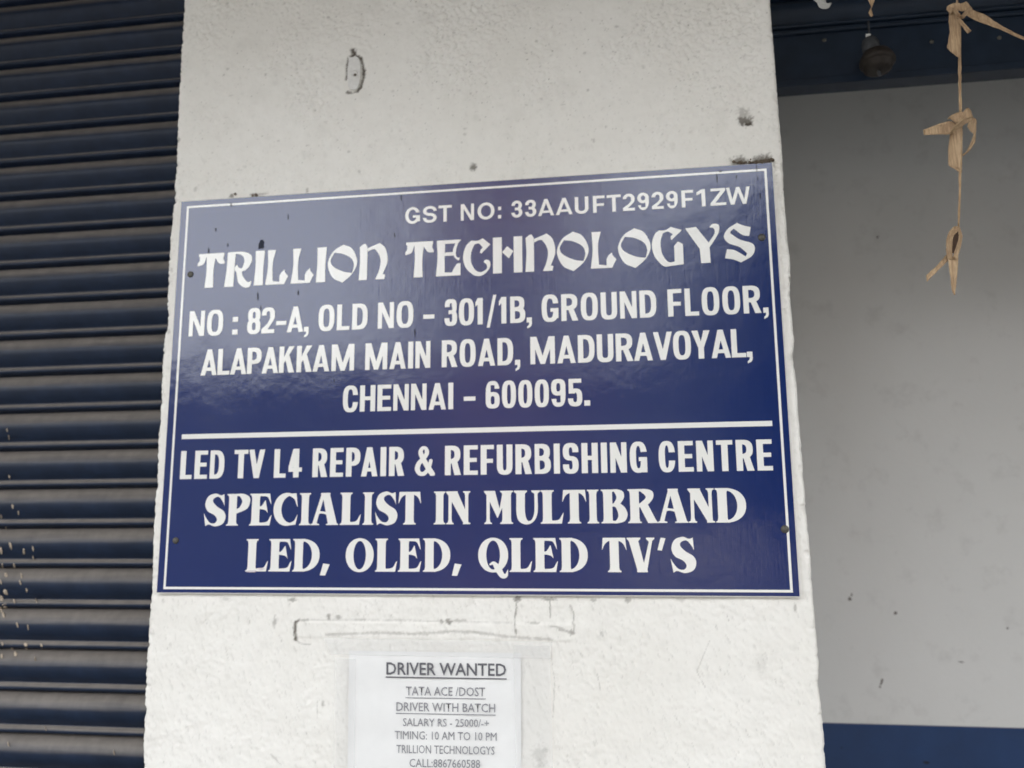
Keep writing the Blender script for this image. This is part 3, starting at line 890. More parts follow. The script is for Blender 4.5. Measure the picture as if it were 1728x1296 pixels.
me.polygons.foreach_set('use_smooth', np.ones(nq, bool))
for nm, arr in (('dirt', dirt), ('grime', np.clip(grime, 0, 1))):
    at_ = me.attributes.new(nm, 'FLOAT', 'POINT')
    at_.data.foreach_set('value', np.concatenate([arr.ravel(), np.zeros(2 * nz_)]).astype(np.float32))
put(link('plaster_face', me, PLASTER), pillar)
MB().box(X[-1, 0], PY, ztop, X[-1, -1], DEPTH, 3.2).build('pillar_top', PLASTER, pillar)
MB().box(X[0, 0], PY, 0.0, X[0, -1], DEPTH, zbot).build('pillar_foot', PLASTER, pillar)

# old painted-over fixing strap with its screw, top of pillar
pz = at(598, 122, PY)
pl = [(587, 93), (592, 97, 1), (604, 96, 1), (609.5, 103, 1), (611, 118, 1), (609.5, 138, 1), (604, 153, 1), (594, 155, 1), (587.5, 150, 1), (586, 128, 1), (588, 104, 1)]
pl = [(598.5 + (a[0] - 598.5) * .86, 124 + (a[1] - 124) * .93, 1) for a in pl]
lp = [(at(a, b, PY).x, at(a, b, PY).z) for a, b in smooth_poly(pl)]
STRAP = basic('painted_steel', (0.76, 0.75, 0.72), 0.6, 0.08, 200, 0.2)
o = outline_mesh('strap', lp and [lp], STRAP, PY - 0.0022, 0.003); put(o, pillar); bevel(o, .0008)
o['label'] = 'small upright fixing strap painted over in white'
MB().rings(lathe(at(598.5, 124, PY - .0035), (0, -1, 0), [(.0052, 0), (.005, .0016), (.0025, .0026), (.0001, .0028)], 14)).build('screw', STRAP, pillar, True)
MB().rings(lathe(at(600, 127.5, PY - .0035), (0, -1, 0), [(.0024, .0022), (.002, .0030), (.0001, .0032)], 10)).build('screw_slot', MUD, pillar)

# lintel and canopy over the shop fronts
LZ = 2.62
CAN = basic('weathered_concrete', (0.22, 0.215, 0.20), 0.85, 0.18, 6, 0.2)
o = MB().box(-6, -1.30, 2.86, 6, 1.4, 3.02).build('canopy', CAN)
tag(o, 'concrete canopy slab over the shop fronts, above the pillar', 'canopy')
o = MB().box(-6, 0.24, LZ, 6, 0.5, 2.855).build('lintel', basic('lintel_paint', (0.45, 0.44, 0.42), .8, .15, 8, .2))
tag(o, 'painted lintel beam running above both shutters', 'lintel')

# unseen rest of the building, added to keep sky light out of the bays
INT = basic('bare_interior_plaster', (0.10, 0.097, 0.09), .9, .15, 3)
o = MB().box(-6, 0.02, 3.025, 6, 8, 7.5).build('upper_storey', CAN); tag(o, 'unseen upper storey added above the concrete canopy to block the sky', 'building')
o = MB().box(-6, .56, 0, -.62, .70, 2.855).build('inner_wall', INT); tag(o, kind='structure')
o = MB().box(2.15, 0.0, 0, 2.75, 1.2, 2.855).build('side_pillar', INT); tag(o, 'unseen plain plastered pillar added at the far right end of the open bay to block light', 'pillar')
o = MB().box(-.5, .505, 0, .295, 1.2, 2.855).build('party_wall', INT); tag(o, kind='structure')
# left rolling shutter: every slat a part
SY = 0.20
rs = empty('rolling_shutter', (-1.2, SY, 0))
tag(rs, 'closed navy steel rolling shutter with dusty tan ridges, left of the pillar', 'shutter')
blue_tops = [37, 88, 140.4, 194.4, 245.4, 301, 359.6, 415.6, 474.7, 533.7, 594.4, 657, 717.7, 782, 847.6, 915.6, 983.6, 1051.6, 1121.5, 1194, 1266.7]
bz = np.array([at(0, v, SY).z for v in blue_tops])
kk = np.polyfit(np.arange(len(bz)), bz, 1)
PITCH, Z0 = -kk[0], kk[1]
sx0, sx1 = -2.6, at(320, 648, SY).x + 0.06
# profile: fraction of pitch below the crest of the blue band, and how far it stands out
prof = [(-.385, -.004), (-.335, -.001), (-.31, .004), (-.26, .0078), (-.20, .0106), (-.12, .0134), (-.04, .0152), (.04, .0158), (.11, .0152), (.19, .0134), (.27, .0106), (.34, .0074), (.39, .0045), (.415, .0036),
        (.435, .0052), (.47, .0085), (.53, .0100), (.575, .0088), (.60, .0050), (.612, .0004), (.665, -.003)]
prof = [(a, b * 1.15) for a, b in prof]
sm = bpy.data.meshes.new('slat')
vs = []; fs = []
NXS = 24
for i in range(NXS + 1):
    x = sx0 + (sx1 - sx0) * i / NXS
    for f, o_ in prof: vs.append((x, -o_, -f * PITCH))
m_ = len(prof)
for i in range(NXS):
    for j in range(m_ - 1):
        a = i * m_ + j
        fs.append((a, a + 1, a + m_ + 1, a + m_))
sm.from_pydata(vs, [], fs); sm.update(); sm.polygons.foreach_set('use_smooth', [True] * len(fs)); sm.materials.append(SLAT)
k = -6
while Z0 - k * PITCH > 0.05:
    o = bpy.data.objects.new('slat', sm); C.objects.link(o)
    o.parent = rs
    o.location = (1.2 + random.uniform(-.001, .001), random.uniform(-.0005, .0005), Z0 - k * PITCH)
    k += 1
# plaster splashes on the slats at the far left
sp = MB()
PALE = basic('plaster_splash', (0.52, 0.43, 0.33), .9, .25, 200, .3)
splash = [(21, 854, 2.5, 6), (31, 865, 2, 5), (2, 929, 3, 8), (18, 921, 3, 8), (40, 930, 2.5, 6), (56, 926, 1.8, 6), (56, 941, 1.5, 5), (24, 955, 2.6, 6), (4, 955, 2, 6), (10, 970, 3, 6), (36, 971, 2, 6),
          (1, 982, 2, 6), (34, 983, 2, 5), (9, 1000, 5, 6), (45, 996, 2, 5), (3, 1010, 4, 7), (8, 1023, 5, 7), (1, 1028, 3, 7), (24, 1014, 2.4, 5), (61, 1014, 1.6, 5), (6, 1038, 2.6, 6),
          (29, 1054, 2.2, 7), (47, 1058, 1.6, 6), (44, 1090, 4, 8), (4, 1088, 2.2, 6), (20, 1093, 2.6, 6), (70, 1091, 2.6, 6), (26, 1103, 3.4, 6), (3, 1107, 2.6, 6), (59, 1112, 1.4, 5), (14, 1256, 1.4, 6),
          (192, 1270, 1.2, 6), (77, 1230, 1, 5), (12, 700 + 26, 1.4, 5), (15, 738, 1.2, 5), (16, 805, 2, 4), (10, 890, 1.2, 6), (2, 872, 1.6, 5)]


def surf(px, py):
    z = at(px, py, SY).z
    fr = ((Z0 - z) / PITCH + .36) % 1.0 - .36
    return SY - np.interp(fr, [p[0] for p in prof], [p[1] for p in prof])


for (a, b, rx, ry) in splash:
    n = 9; base = len(sp.v)
    c0 = at(a, b, surf(a, b) - .0016)
    sp.v.append((c0.x, c0.y - .0012, c0.z))
    ph = random.random() * 6
    for q in range(n):
        t = 2 * math.pi * q / n; r = random.uniform(.65, 1.15) * .85
        dx, dy = rx * r * math.cos(t), ry * r * math.sin(t)
        pxx, pyy = a + dx + dy * .18, b + dy
        v = at(pxx, pyy, surf(pxx, pyy) - .0004)
        sp.v.append(tuple(v))
    for q in range(n): sp.f.append((base, base + 1 + q, base + 1 + (q + 1) % n))
o = sp.build('plaster_splashes', PALE, rs)
o['kind'] = 'stuff'; o['label'] = 'pale plaster splashes on the slats at the far left'

# right bay: back wall with blue dado
WY = 0.84
def wall_mat():
    t = NT('grey_white_distemper')
    big = t.ramp(t.noise(2.2, 5, 0.6), 0.3, 0.75)
    base = t.mix(big, (0.78, 0.775, 0.75), (0.84, 0.835, 0.815))
    sm_ = t.ramp(t.noise(17, 6, 0.68), 0.55, 0.76)
    base = t.mix(t.mix(sm_, (0, 0, 0), (.22, .22, .22)), base, (0.36, 0.34, 0.32))
    t.col(base); t.b.inputs['Roughness'].default_value = .7
    t.bump(t.noise(90, 4, .6), .25, .0015)
    return t.m
dz = (at(1392, 1221, WY).z + at(1728, 1227, WY).z) / 2
bw = empty('back_wall', (1.7, WY, 0))
tag(bw, 'grey white wall of the right bay with a blue painted band below', 'wall')
MB().box(0.3, WY, dz, 2.14, WY + .12, 2.855).build('wall_upper', wall_mat(), bw)
DADO = basic('blue_dado_paint', (0.012, 0.045, 0.14), .45, .14, 12, .1)
o = MB().box(0.3, WY - .0015, 0, 2.14, WY + .12, dz - .0006).build('dado_band', DADO, bw); o['label'] = 'deep blue painted band along the foot of the wall'
mk = MB()
STN = basic('wall_scuff', (0.22, 0.20, 0.18), .9, .3, 200)
def blotch(mb, a, b, rx, ry, y, sk=0.0, n=11):
    base = len(mb.v); c0 = at(a, b, y); mb.v.append(tuple(c0))
    for q in range(n):
        t = 2 * math.pi * q / n; r = random.uniform(.6, 1.2)
        dx, dy = rx * r * math.cos(t), ry * r * math.sin(t)
        mb.v.append(tuple(at(a + dx + dy * sk, b + dy, y)))
    for q in range(n): mb.f.append((base, base + 1 + q, base + 1 + (q + 1) % n))
for a in [(1434, 1011, 3.5, 3.5), (1437, 1004, 1.5, 4), (1511, 1035, 3, 3), (1488, 1150, 2.2, 6, -.3), (1485, 1159, 1.8, 2.5), (1481, 400, 2, 2.5), (1622, 1117, 5, 1.2, 1.5), (1700, 1060, 2, 2)]:
    blotch(mk, *a[:4], WY - .0006, a[4] if len(a) > 4 else 0)
o = mk.build('scuff_marks', STN, bw); o['kind'] = 'stuff'
# plaster smear on the dado
mk = MB(); blotch(mk, 1562, 1287, 6, 3, WY - .0025, .5); blotch(mk, 1420, 1262, 2, 1.6, WY - .0025)
mk.build('dado_stain', basic('dado_stain', (.02, .025, .04), .9, .3, 100), bw)

# right rolling shutter, rolled up: bottom bar, lips and the last slats
BY = 0.16
us = empty('rolling_shutter', (1.6, BY, LZ - .2))
tag(us, 'rolled up dark navy shutter over the open bay right of the pillar', 'shutter')
x0, x1 = at(1296, 80, BY).x, 2.14
zb_ = (at(1320, 152, BY).z + at(1728, 122, BY).z) / 2
zr = (at(1330, 60, BY).z + at(1728, 33, BY).z) / 2
o = MB().box(x0, BY - .004, zb_ + .012, x1, BY + .004, zr).build('bottom_bar', BAR, us)
o = MB().box(x0, BY - .012, zb_, x1, BY + .022, zb_ + .012).build('bottom_angle', BAR, us); bevel(o, .0015)
o = MB().box(x0, BY - .010, zr, x1, BY + .006, zr + .009).build('bottom_lip', BAR, us); bevel(o, .003, 3)
sm2 = bpy.data.meshes.new('slat'); vs2 = []; fs2 = []
for i, x in enumerate((x0, x1)):
    for f, o_ in prof: vs2.append((x, -o_ * .8, -f * PITCH * .8))
for j in range(m_ - 1): fs2.append((j, j + 1, j + 1 + m_, j + m_))
sm2.from_pydata(vs2, [], fs2); sm2.update(); sm2.polygons.foreach_set('use_smooth', [True] * len(fs2)); sm2.materials.append(BAR)
for k in range(6):
    o = bpy.data.objects.new('slat', sm2); C.objects.link(o); o.parent = us
    o.location = (-1.6, 0, zr + .010 + PITCH * .8 * (.64 + k) - (LZ - .2))
for (a, b) in [(1391, 68), (1572, 71), (1686, 64)]:
    p = at(a, b, BY - .004)
    MB().rings(lathe(p, (0, -1, 0), [(.0035, 0), (.0033, .0015), (.0001, .0024)], 10)).build('rivet', SCREW, us, True)

# dusty round fitting hanging on a strap at the bar
FY = 0.10
fx = empty('round_fitting', at(1479, 100, FY))
tag(fx, 'dusty brown round fitting hanging by a strap in front of the dark blue shutter bar', 'fitting')
RUST = basic('dusty_brown_metal', (0.022, 0.016, 0.012), .55, .35, 160, .3, .5, .35)
MB().rings(lathe(at(1480, 100, FY), (-.03, -.10, -1), [(.008, -.020), (.012, -.015), (.020, -.010), (.0245, -.002), (.0266, .004), (.0262, .0075), (.0235, .0085), (.0215, .010), (.0205, .018), (.014, .021), (.0001, .0215)], 40)).build('dome', RUST, fx, True)
DARKM = basic('blackened_metal', (0.03, 0.032, 0.036), .6, .3, 200, .2)
MB().rings(lathe(at(1469, 78, FY), (.1, -.1, -1), [(.010, -.012), (.013, -.004), (.013, .008), (.009, .014)], 18)).build('collar', DARKM, fx, True)
p0 = at(1462, 40, FY + .012); p1 = at(1475, 84, FY)
MB().box(p0.x, FY + .004, p1.z, p1.x - .002, FY + .009, p0.z).build('strap', DARKM, fx)
q0, q1 = at(1461, 57, FY + .002), at(1470, 68, FY + .002)
MB().box(q0.x, FY + .0022, q1.z, q1.x, FY + .0035, q0.z).build('tag', basic('white_tag', (.62, .62, .60), .6, .1, 200), fx)
MB().rings(lathe(at(1484, 124, FY - .02), (.2, -.3, -1), [(.0015, -.006), (.003, 0), (.001, .006)], 8)).build('screw_hole', DARKM, fx)

# ------------------------------------------------------------------ the sign board
sign = empty('sign_board', (0, 0, ZC - .304))
tag(sign, 'glossy navy blue shop sign with white lettering, screwed to the white pillar', 'sign')
TL, TR, BR, BL = at(306, 340), at(1305, 274), at(1352, 1008), at(264, 1001)
sxa, sxb = (TL.x + BL.x) / 2, (TR.x + BR.x) / 2
sza, szb = (BL.z + BR.z) / 2, (TL.z + TR.z) / 2
# slightly dished sheet: a real foam board is never quite flat
nxp, nzp = 60, 40
gx, gz = np.meshgrid(np.linspace(0, 1, nxp + 1), np.linspace(0, 1, nzp + 1))
px_ = sxa + (sxb - sxa) * gx; pz_ = sza + (szb - sza) * gz
warp = 0.0012 * np.sin(gx * 5.1 + .6) * np.sin(gz * 3.9 + .3) + 0.0007 * np.sin(gx * 11 + gz * 6)
warp *= 0.0
front = np.stack([px_, warp, pz_], 2).reshape(-1, 3)
MB().box(sxa, 0.0002, sza, sxb, .0046, szb).build('board_core', BOARD_EDGE, sign)
e_ = .0012
MB().box(sxa + .0004, -.0002, sza + e_, sxb - e_ * 1.6, .0002 - .0001, szb - .0004).build('printed_face', BLUE, sign)
# border line, four pieces
LT, LR_, LBR, LBL = at(317.4, 349), at(1291, 287.5), at(1336, 995.5), at(277.8, 994)
bx0, bx1, bz0, bz1 = (LT.x + LBL.x) / 2, (LR_.x + LBR.x) / 2, (LBL.z + LBR.z) / 2, (LT.z + LR_.z) / 2
lw = .0034
def strip(name, x0, z0, x1, z1):
    o = MB().box(x0, -.00050, z0, x1, -.00022, z1).build(name, WHITEV, sign); return o
strip('border_line', bx0 - lw / 2, bz0 - lw / 2, bx0 + lw / 2, bz1 + lw / 2)
strip('border_line', bx1 - lw / 2, bz0 - lw / 2, bx1 + lw / 2, bz1 + lw / 2)
strip('border_line', bx0 + lw / 2 + .00005, bz1 - lw / 2, bx1 - lw / 2 - .00005, bz1 + lw / 2)
strip('border_line', bx0 + lw / 2 + .00005, bz0 - lw / 2, bx1 - lw / 2 - .00005, bz0 + lw / 2)
d0, d1 = at(307, 738), at(1303, 713.5)
dzm = (d0.z + d1.z) / 2
strip('divider_line', d0.x, dzm - .0036, d1.x, dzm + .0036)

ARIAL = (.20, .16, 2.05)
SQ = (.188, .15, 2.8)
CON = (.202, .145, 2.6, True)
text_line('small lettering reading GST NO: 33AAUFT2929F1ZW', sign, [
    ('GST', [(684, 709), (714, 737), (740, 762.5)]), ('NO:', [(777.7, 800), (806, 834.6), (840.5, 845.8)]),
    ('33AAUFT2929F1ZW', [(863, 881.5), (886, 905), (908, 935), (938, 966), (970, 993), (1000.7, 1020.5), (1024, 1048), (1051, 1071), (1075.5, 1095), (1099.6, 1119.5),
                         (1124, 1143.6), (1150, 1170), (1175.5, 1190), (1198.6, 1225), (1225.5, 1265.7)])],
    [(690, 377), (1262, 345)], [(690, 349.5), (1262, 316)], 'sans', ARIAL)
text_line('large shop name in uncial letters reading TRILLION TECHNOLOGYS', sign, [
    ('TRILLIOn', [(333.5, 378.7), (380, 426), (429.6, 446.3), (449, 487), (491.7, 530), (534, 551), (553.5, 602.5), (606, 654)]),
    ('TECHnOLOGYS', [(684, 732), (736, 778.7), (781.5, 827.7), (832, 882), (886.5, 937), (940, 993), (996.3, 1039.6), (1043, 1097.5), (1100, 1153.5), (1157, 1216), (1222, 1273)])],
    [(356, 486.5), (1186, 443.5)], [(356, 428.5), (1186, 381)], 'uncial')
text_line('address line reading NO : 82-A, OLD NO - 301/1B, GROUND FLOOR,', sign, [
    ('NO', 319.7, 376.9), (':', [(393, 402)]), ('82-A,', [(418, 440), (442, 463.7), (466.5, 483.6), (485, 512.3), (513.8, 521.6)]), ('OLD', 538, 620.6),
    ('NO', 638, 697.7), ('-', [(714.4, 733.4)]), ('301/1B,', [(750.3, 771.6), (774.6, 800), (802.4, 814.8), (821.3, 837.8), (842, 854.6), (861, 886.4), (888.5, 897.4)]),
    ('GROUND', 914, 1107.5), ('FLOOR', 1126.7, 1283.4), (',', [(1286.8, 1295.6)])],
    [(330, 568), (1275, 528)], [(330, 524.5), (1275, 482.5)], 'sans', SQ, gap=.105)
text_line('address line reading ALAPAKKAM MAIN ROAD, MADURAVOYAL,', sign, [
    ('ALAPAKKAM', 340, 598), ('MAIN', 616.7, 726.4), ('ROAD', 745.6, 866), (',', [(869, 877.6)]), ('MADURAVOYAL', 895, 1258), (',', [(1259, 1268.6)])],
    [(360, 634.5), (1240, 602)], [(360, 589.5), (1240, 555.5)], 'sans', SQ, gap=.085)
text_line('address line reading CHENNAI - 600095.', sign, [
    ('CHENNAI', 579, 765), ('-', [(782.7, 802.4)]), ('600095', 819.7, 982.5), ('.', [(985.6, 995.6)])],
    [(585, 695.5), (975, 685)], [(585, 650.5), (975, 640)], 'sans', SQ, gap=.085)
text_line('bold condensed line reading LED TV L4 REPAIR & REFURBISHING CENTRE', sign, [
    ('LED', 305, 379), ('TV', 395.4, 447), ('L4', 463, 510), ('REPAIR', 527.8, 682.4), ('&', [(701.3, 731.4)]), ('REFURBISHING', 751, 1091.8), ('CENTRE', 1111.5, 1303)],
    [(310, 809.5), (1300, 793)], [(310, 761), (1300, 741.5)], 'sans', CON, gap=.10)
text_line('serif line reading SPECIALIST IN MULTIBRAND', sign, [
    ('SPECIALIST', [(344.5, 381.5), (382.7, 422), (421.3, 459), (461.9, 503), (505.4, 525), (525.5, 571.3), (573.7, 609.5), (611.9, 631), (633, 671), (672.4, 710.6)]),
    ('IN', [(731.9, 752.3), (753, 794.4)]),
    ('MULTIBRAND', [(817, 866.5), (867.4, 911.5), (912, 951.3), (949, 989.5), (990.4, 1011), (1014, 1058.7), (1059, 1109), (1109.5, 1160.6), (1161, 1206), (1206.6, 1259)])],
    [(350, 888), (1250, 881)], [(350, 833), (1250, 824.5)], 'serif')
text_line("serif line reading LED, OLED, QLED TV'S", sign, [
    ('LED,', [(415, 453), (453.6, 492.6), (493.8, 539.6), (541, 557)]), ('OLED,', [(583.6, 630.8), (633, 670.5), (671.7, 711.3), (713.6, 760), (762.7, 779)]),
    ('QLED', [(807, 857.6), (859.4, 898), (899.7, 941.6), (943.7, 991.9)]), ("TV'S", [(1015.9, 1057.5), (1058, 1105), (1109.6, 1124), (1131, 1174.4)])],
    [(430, 966), (1160, 964)], [(430, 910.5), (1160, 906)], 'serif')

# screws, mud, run marks on the board
for (a, b, r) in [(321.5, 463, .0050), (296.5, 912, .0048), (1285.5, 400.5, .0052), (1324.5, 893, .0054)]:
    o = MB().rings(lathe(at(a, b, -.0003), (0, -1, 0), [(r, 0), (r * .95, .0010), (r * .55, .0021), (.0001, .0024)], 16)).build('screw', SCREW, sign, True)
SMUDGE = basic('dark_smudge', (0.03, 0.035, 0.055), .8, .3, 200, 0, .3)
for a in [(440.5, 413, 6, 8.5), (1216, 289, 3, 1.6)]:
    mk = MB(); blotch(mk, a[0], a[1], a[2], a[3], -.00072); mk.build('mud_stain', SMUDGE, sign)
mk = MB()
for (a, b) in [(1277, 285), (1279, 300), (1210, 300), (1243, 298), (1283, 330), (503, 494), (435, 500), (440, 520), (564, 642), (700, 560), (384, 413), (364, 388), (352, 424), (666, 397), (677, 334), (390, 346), (486, 366)]:
    L_ = random.uniform(3, 9)
    blotch(mk, a, b, random.uniform(.7, 1.3), L_, -.00072, .05, 8)
o = mk.build('dirt_specks', basic('dirt_run', (0.045, 0.05, 0.075), .8, .3, 200, 0, .3), sign); o['kind'] = 'stuff'
mk = MB(); blotch(mk, 424, 964, 9, 2.0, -.00092, 0, 14); blotch(mk, 440, 960, 7, 2.4, -.00092, 0, 12)
o = mk.build('pink_smudge', basic('pink_smudge', (0.66, 0.60, 0.61), .8, .2, 200, 0, .3), sign); o['label'] = 'faint pinkish smudge at the foot of the first L'
# lumps of dried mud caked on the top edge of the board
mb = MB()
for k in range(70):
    u = random.random()
    px = random.choice([random.gauss(1249, 8), random.gauss(1272, 6), random.gauss(1288, 9), random.gauss(1293, 5)] + ([random.gauss(391, 4), random.gauss(428, 5)] if k % 6 == 0 else []))
    tp = 340 + (px - 306) * (274 - 340) / 999.0
    c0 = at(px, tp - abs(random.gauss(0, 2.4)) - 1, random.uniform(0, .005))
    r = random.uniform(.0009, .0028)
    pr = lathe(c0, (random.uniform(-.5, .5), -1, random.uniform(-.5, .5)), [(r * .5, -r * .8), (r, 0), (r * .55, r * .8)], 6)
    pr = [[p + Vector((random.uniform(-1, 1), random.uniform(-1, 1), random.uniform(-1, 1))) * r * .25 for p in rg] for rg in pr]
    mb.rings(pr)
o = mb.build('caked_mud', MUD, sign); o['kind'] = 'stuff'

# ------------------------------------------------------------------ the paper notice
notice = empty('paper_notice', at(745, 1180, PY))
tag(notice, 'white paper notice reading DRIVER WANTED, taped up below the blue sign', 'notice')
NYP = PY - 0.0026


def sheet(name, quad, y, m, n=26, amp=.0006, seed=1):
    r = np.random.default_rng(seed); ph = r.uniform(0, 6, 6)
    vs, fs = [], []
    for i in range(n + 1):
        for j in range(n + 1):
            u, v = j / n, i / n
            a = (quad[0][0] * (1 - u) + quad[1][0] * u) * (1 - v) + (quad[3][0] * (1 - u) + quad[2][0] * u) * v
            b = (quad[0][1] * (1 - u) + quad[1][1] * u) * (1 - v) + (quad[3][1] * (1 - u) + quad[2][1] * u) * v
            wv = amp * (math.sin(u * 9 + ph[0]) * math.sin(v * 5 + ph[1]) + .5 * math.sin(v * 21 + ph[2] + u * 3) + .35 * math.sin(u * 27 + ph[3]))
            vs.append(at(a, b, y - wv))
    for i in range(n):
        for j in range(n):
            k_ = i * (n + 1) + j; fs.append((k_, k_ + 1, k_ + n + 2, k_ + n + 1))
    o = mesh(name, vs, fs, m, notice, True)
    return o


PAPER = basic('white_paper', (0.82, 0.82, 0.805), .6, .05, 14, .1)
TAPE = NT('clear_tape')
TAPE.col((.82, .82, .82)); TAPE.b.inputs['Roughness'].default_value = .32
TAPE.b.inputs['Alpha'].default_value = .22
TAPE.bump(TAPE.noise(1.0, 4, .6, stretch=(30, 1, 220)), .5, .0008)
sheet('sheet', [(589, 1098), (879, 1102), (880, 1345), (586, 1345)], NYP, PAPER, amp=.0007, seed=3)
sheet('tape', [(546, 1076), (932, 1083), (930, 1112), (556, 1104)], NYP - .0020, TAPE.m, seed=4)['label'] = 'clear tape across the top edge'
sheet('tape', [(566, 1110), (600, 1112), (598, 1345), (562, 1345)], NYP - .0020, TAPE.m, seed=5)['label'] = 'clear tape down the left edge'
sheet('tape', [(866, 1088), (928, 1090), (934, 1345), (872, 1345)], NYP - .0020, TAPE.m, seed=6)['label'] = 'clear tape down the right edge'


def printed(text, l, r, top, bot, m, bold, under=None):
    cu = bpy.data.curves.new('t', 'FONT'); cu.body = text; cu.offset = bold; cu.resolution_u = 2
    tmp = bpy.data.objects.new('tmp', cu); C.objects.link(tmp)
    dg = bpy.context.evaluated_depsgraph_get()
    me = bpy.data.meshes.new_from_object(tmp.evaluated_get(dg))
    bpy.data.objects.remove(tmp)
    n = len(me.vertices); co = np.empty(n * 3); me.vertices.foreach_get('co', co); co = co.reshape(-1, 3)
    xa, xb = co[:, 0].min(), co[:, 0].max()
    H = .73
    yy = NYP - .0015
    A, B_, C0, D0 = [at(*q, yy) for q in ((l, bot[0]), (r, bot[1]), (l, top[0]), (r, top[1]))]
    u = ((co[:, 0] - xa) / (xb - xa))[:, None]; v = (co[:, 1] / H)[:, None]
    p = (np.array(A) * (1 - u) + np.array(B_) * u) * (1 - v) + (np.array(C0) * (1 - u) + np.array(D0) * u) * v
    me.vertices.foreach_set('co', p.ravel()); me.materials.clear(); me.update()
    o = link('lettering', me, m); put(o, notice); o['label'] = 'printed line reading ' + text
    if under:
        t = under[2]
        vs = [at(l - 1, under[0], yy), at(r + 1, under[1], yy), at(r + 1, under[1] + t, yy), at(l - 1, under[0] + t, yy)]
        mesh('underline', vs, [(0, 1, 2, 3)], m, notice)


printed('DRIVER WANTED', 652, 854, (1116.5, 1119), (1138, 1140.5), INK, .012, (1141.5, 1144.8, 2))
printed('TATA ACE /DOST', 685, 818.5, (1157.5, 1159.5), (1173, 1175), INK_SOFT, .004, (1176.5, 1178.8, 1.4))
printed('DRIVER WITH BATCH', 669, 835.5, (1184, 1187), (1199.5, 1202), INK_SOFT, .004, (1203, 1206, 1.4))
printed('SALARY RS - 25000/-+', 680, 825, (1211, 1213.5), (1225, 1227), INK_SOFT, .0)
printed('TIMING: 10 AM TO 10 PM', 666, 838, (1232.5, 1235.5), (1247, 1250), INK_SOFT, .0)
printed('TRILLION TECHNOLOGYS', 669, 834.5, (1256, 1259), (1270.5, 1273.5), INK_SOFT, .0)
printed('CALL:8867660588', 691, 810, (1279.5, 1281.5), (1294, 1296), INK_SOFT, .0)

# ------------------------------------------------------------------ dried palm leaf hangings
def leaf_mat():
    t = NT('dried_palm_leaf')
    f = t.ramp(t.noise(1.0, 4, .6, stretch=(520, 520, 22)), .38, .62)
    f2 = t.ramp(t.noise(45, 4, .6), .35, .75)
    c = t.mix(f, (0.34, 0.22, 0.12), (0.62, 0.45, 0.27))
    c = t.mix(t.mix(f2, (0, 0, 0), (.75, .75, .75)), c, (0.27, 0.165, 0.09))
    t.col(c); t.b.inputs['Roughness'].default_value = .6
    t.bump(t.noise(1.0, 3, .6, stretch=(900, 900, 30)), .4, .0006)
    t.b.inputs['Subsurface Weight'].default_value = .0
    return t.m


LEAF = leaf_mat()


def ribbon(name, pairs, y, parent, label=None, n=5, thick=.0005, m=None):
    """pairs: (lx, ly, ldepth, rx, ry, rdepth) in photograph pixels / metres toward the viewer"""
    q = [a + np.array([random.uniform(-.5, .5), random.uniform(-.4, .4), 0, random.uniform(-.5, .5), random.uniform(-.4, .4), 0]) for a in catmull(pairs, n)]
    vs, fs = [], []
    K = 4
    for a in q:
        for k_ in range(K + 1):
            u = k_ / K
            cup = math.sin(u * math.pi) * .0016
            px, py, d = a[0] * (1 - u) + a[3] * u, a[1] * (1 - u) + a[4] * u, a[2] * (1 - u) + a[5] * u
            vs.append(at(px, py, y - d + cup))
    for i in range(len(q) - 1):
        for k_ in range(K):
            b = i * (K + 1) + k_; fs.append((b, b + 1, b + K + 2, b + K + 1))
    o = mesh(name, vs, fs, m or LEAF, parent, True)
    sd = o.modifiers.new('solid', 'SOLIDIFY'); sd.thickness = thick
    if label: o['label'] = label
    return o


def c1(x, y): return 1280 + x / 3.857, y / 3.857
def c2(x, y): return 1520 + x / 3.6, 160 + y / 3.6
def prs(f, lst): return [(*f(a, b), c_, *f(d, e), g_) for a, b, c_, d, e, g_ in lst]


GY = -0.02
ga = empty('leaf_garland', at(1619, 0, GY))
tag(ga, 'dried palm leaf garland with three folded knots hanging right of the pillar', 'garland')
ribbon('leaf_rib', [(1613, -150, 0, 1616.5, -150, 0), (1613, -20, 0, 1616.5, -20, 0), (1613.5, 8, 0, 1617, 8, 0)], GY, ga)
ribbon('leaf_rib', [(1617, 40, .0, 1621.5, 40, .001), (1616.8, 96, 0, 1622.2, 96, .001), (1617.2, 140, 0, 1622.6, 140, .001), (1618, 192, 0, 1623.4, 192, .001)], GY, ga)
ribbon('leaf_rib', [(1617.5, 280, 0, 1622.5, 280, .001), (1617.6, 330, 0, 1621.6, 330, .001), (1615.4, 384, 0, 1619, 384, .001)], GY, ga)
ribbon('leaf_blade', prs(c1, [(1248, 40, .002, 1300, 60, .004), (1238, 120, .001, 1312, 150, .004), (1244, 210, .001, 1316, 220, .003), (1228, 300, .003, 1318, 300, .002), (1240, 325, .003, 1318, 345, .001), (1297, 374, .001, 1320, 380, .0)]), GY, ga)
ribbon('folded_loop', prs(c1, [(1226, 62, .004, 1250, 92, .002), (1232, 40, .006, 1266, 70, .006), (1280, 18, .008, 1300, 66, .010), (1320, 22, .010, 1330, 72, .012), (1352, 10, .006, 1372, 58, .010), (1380, 40, .002, 1392, 60, .004)]), GY - .002, ga)
ribbon('folded_loop', prs(c1, [(1386, 46, .014, 1392, 62, .010), (1350, 66, .018, 1368, 88, .012), (1316, 100, .016, 1330, 122, .010), (1292, 118, .010, 1304, 130, .006)]), GY - .002, ga)
ribbon('folded_loop', prs(c1, [(1256, 60, .012, 1276, 50, .014), (1278, 90, .014, 1300, 74, .016), (1300, 124, .012, 1322, 104, .014)]), GY - .001, ga)
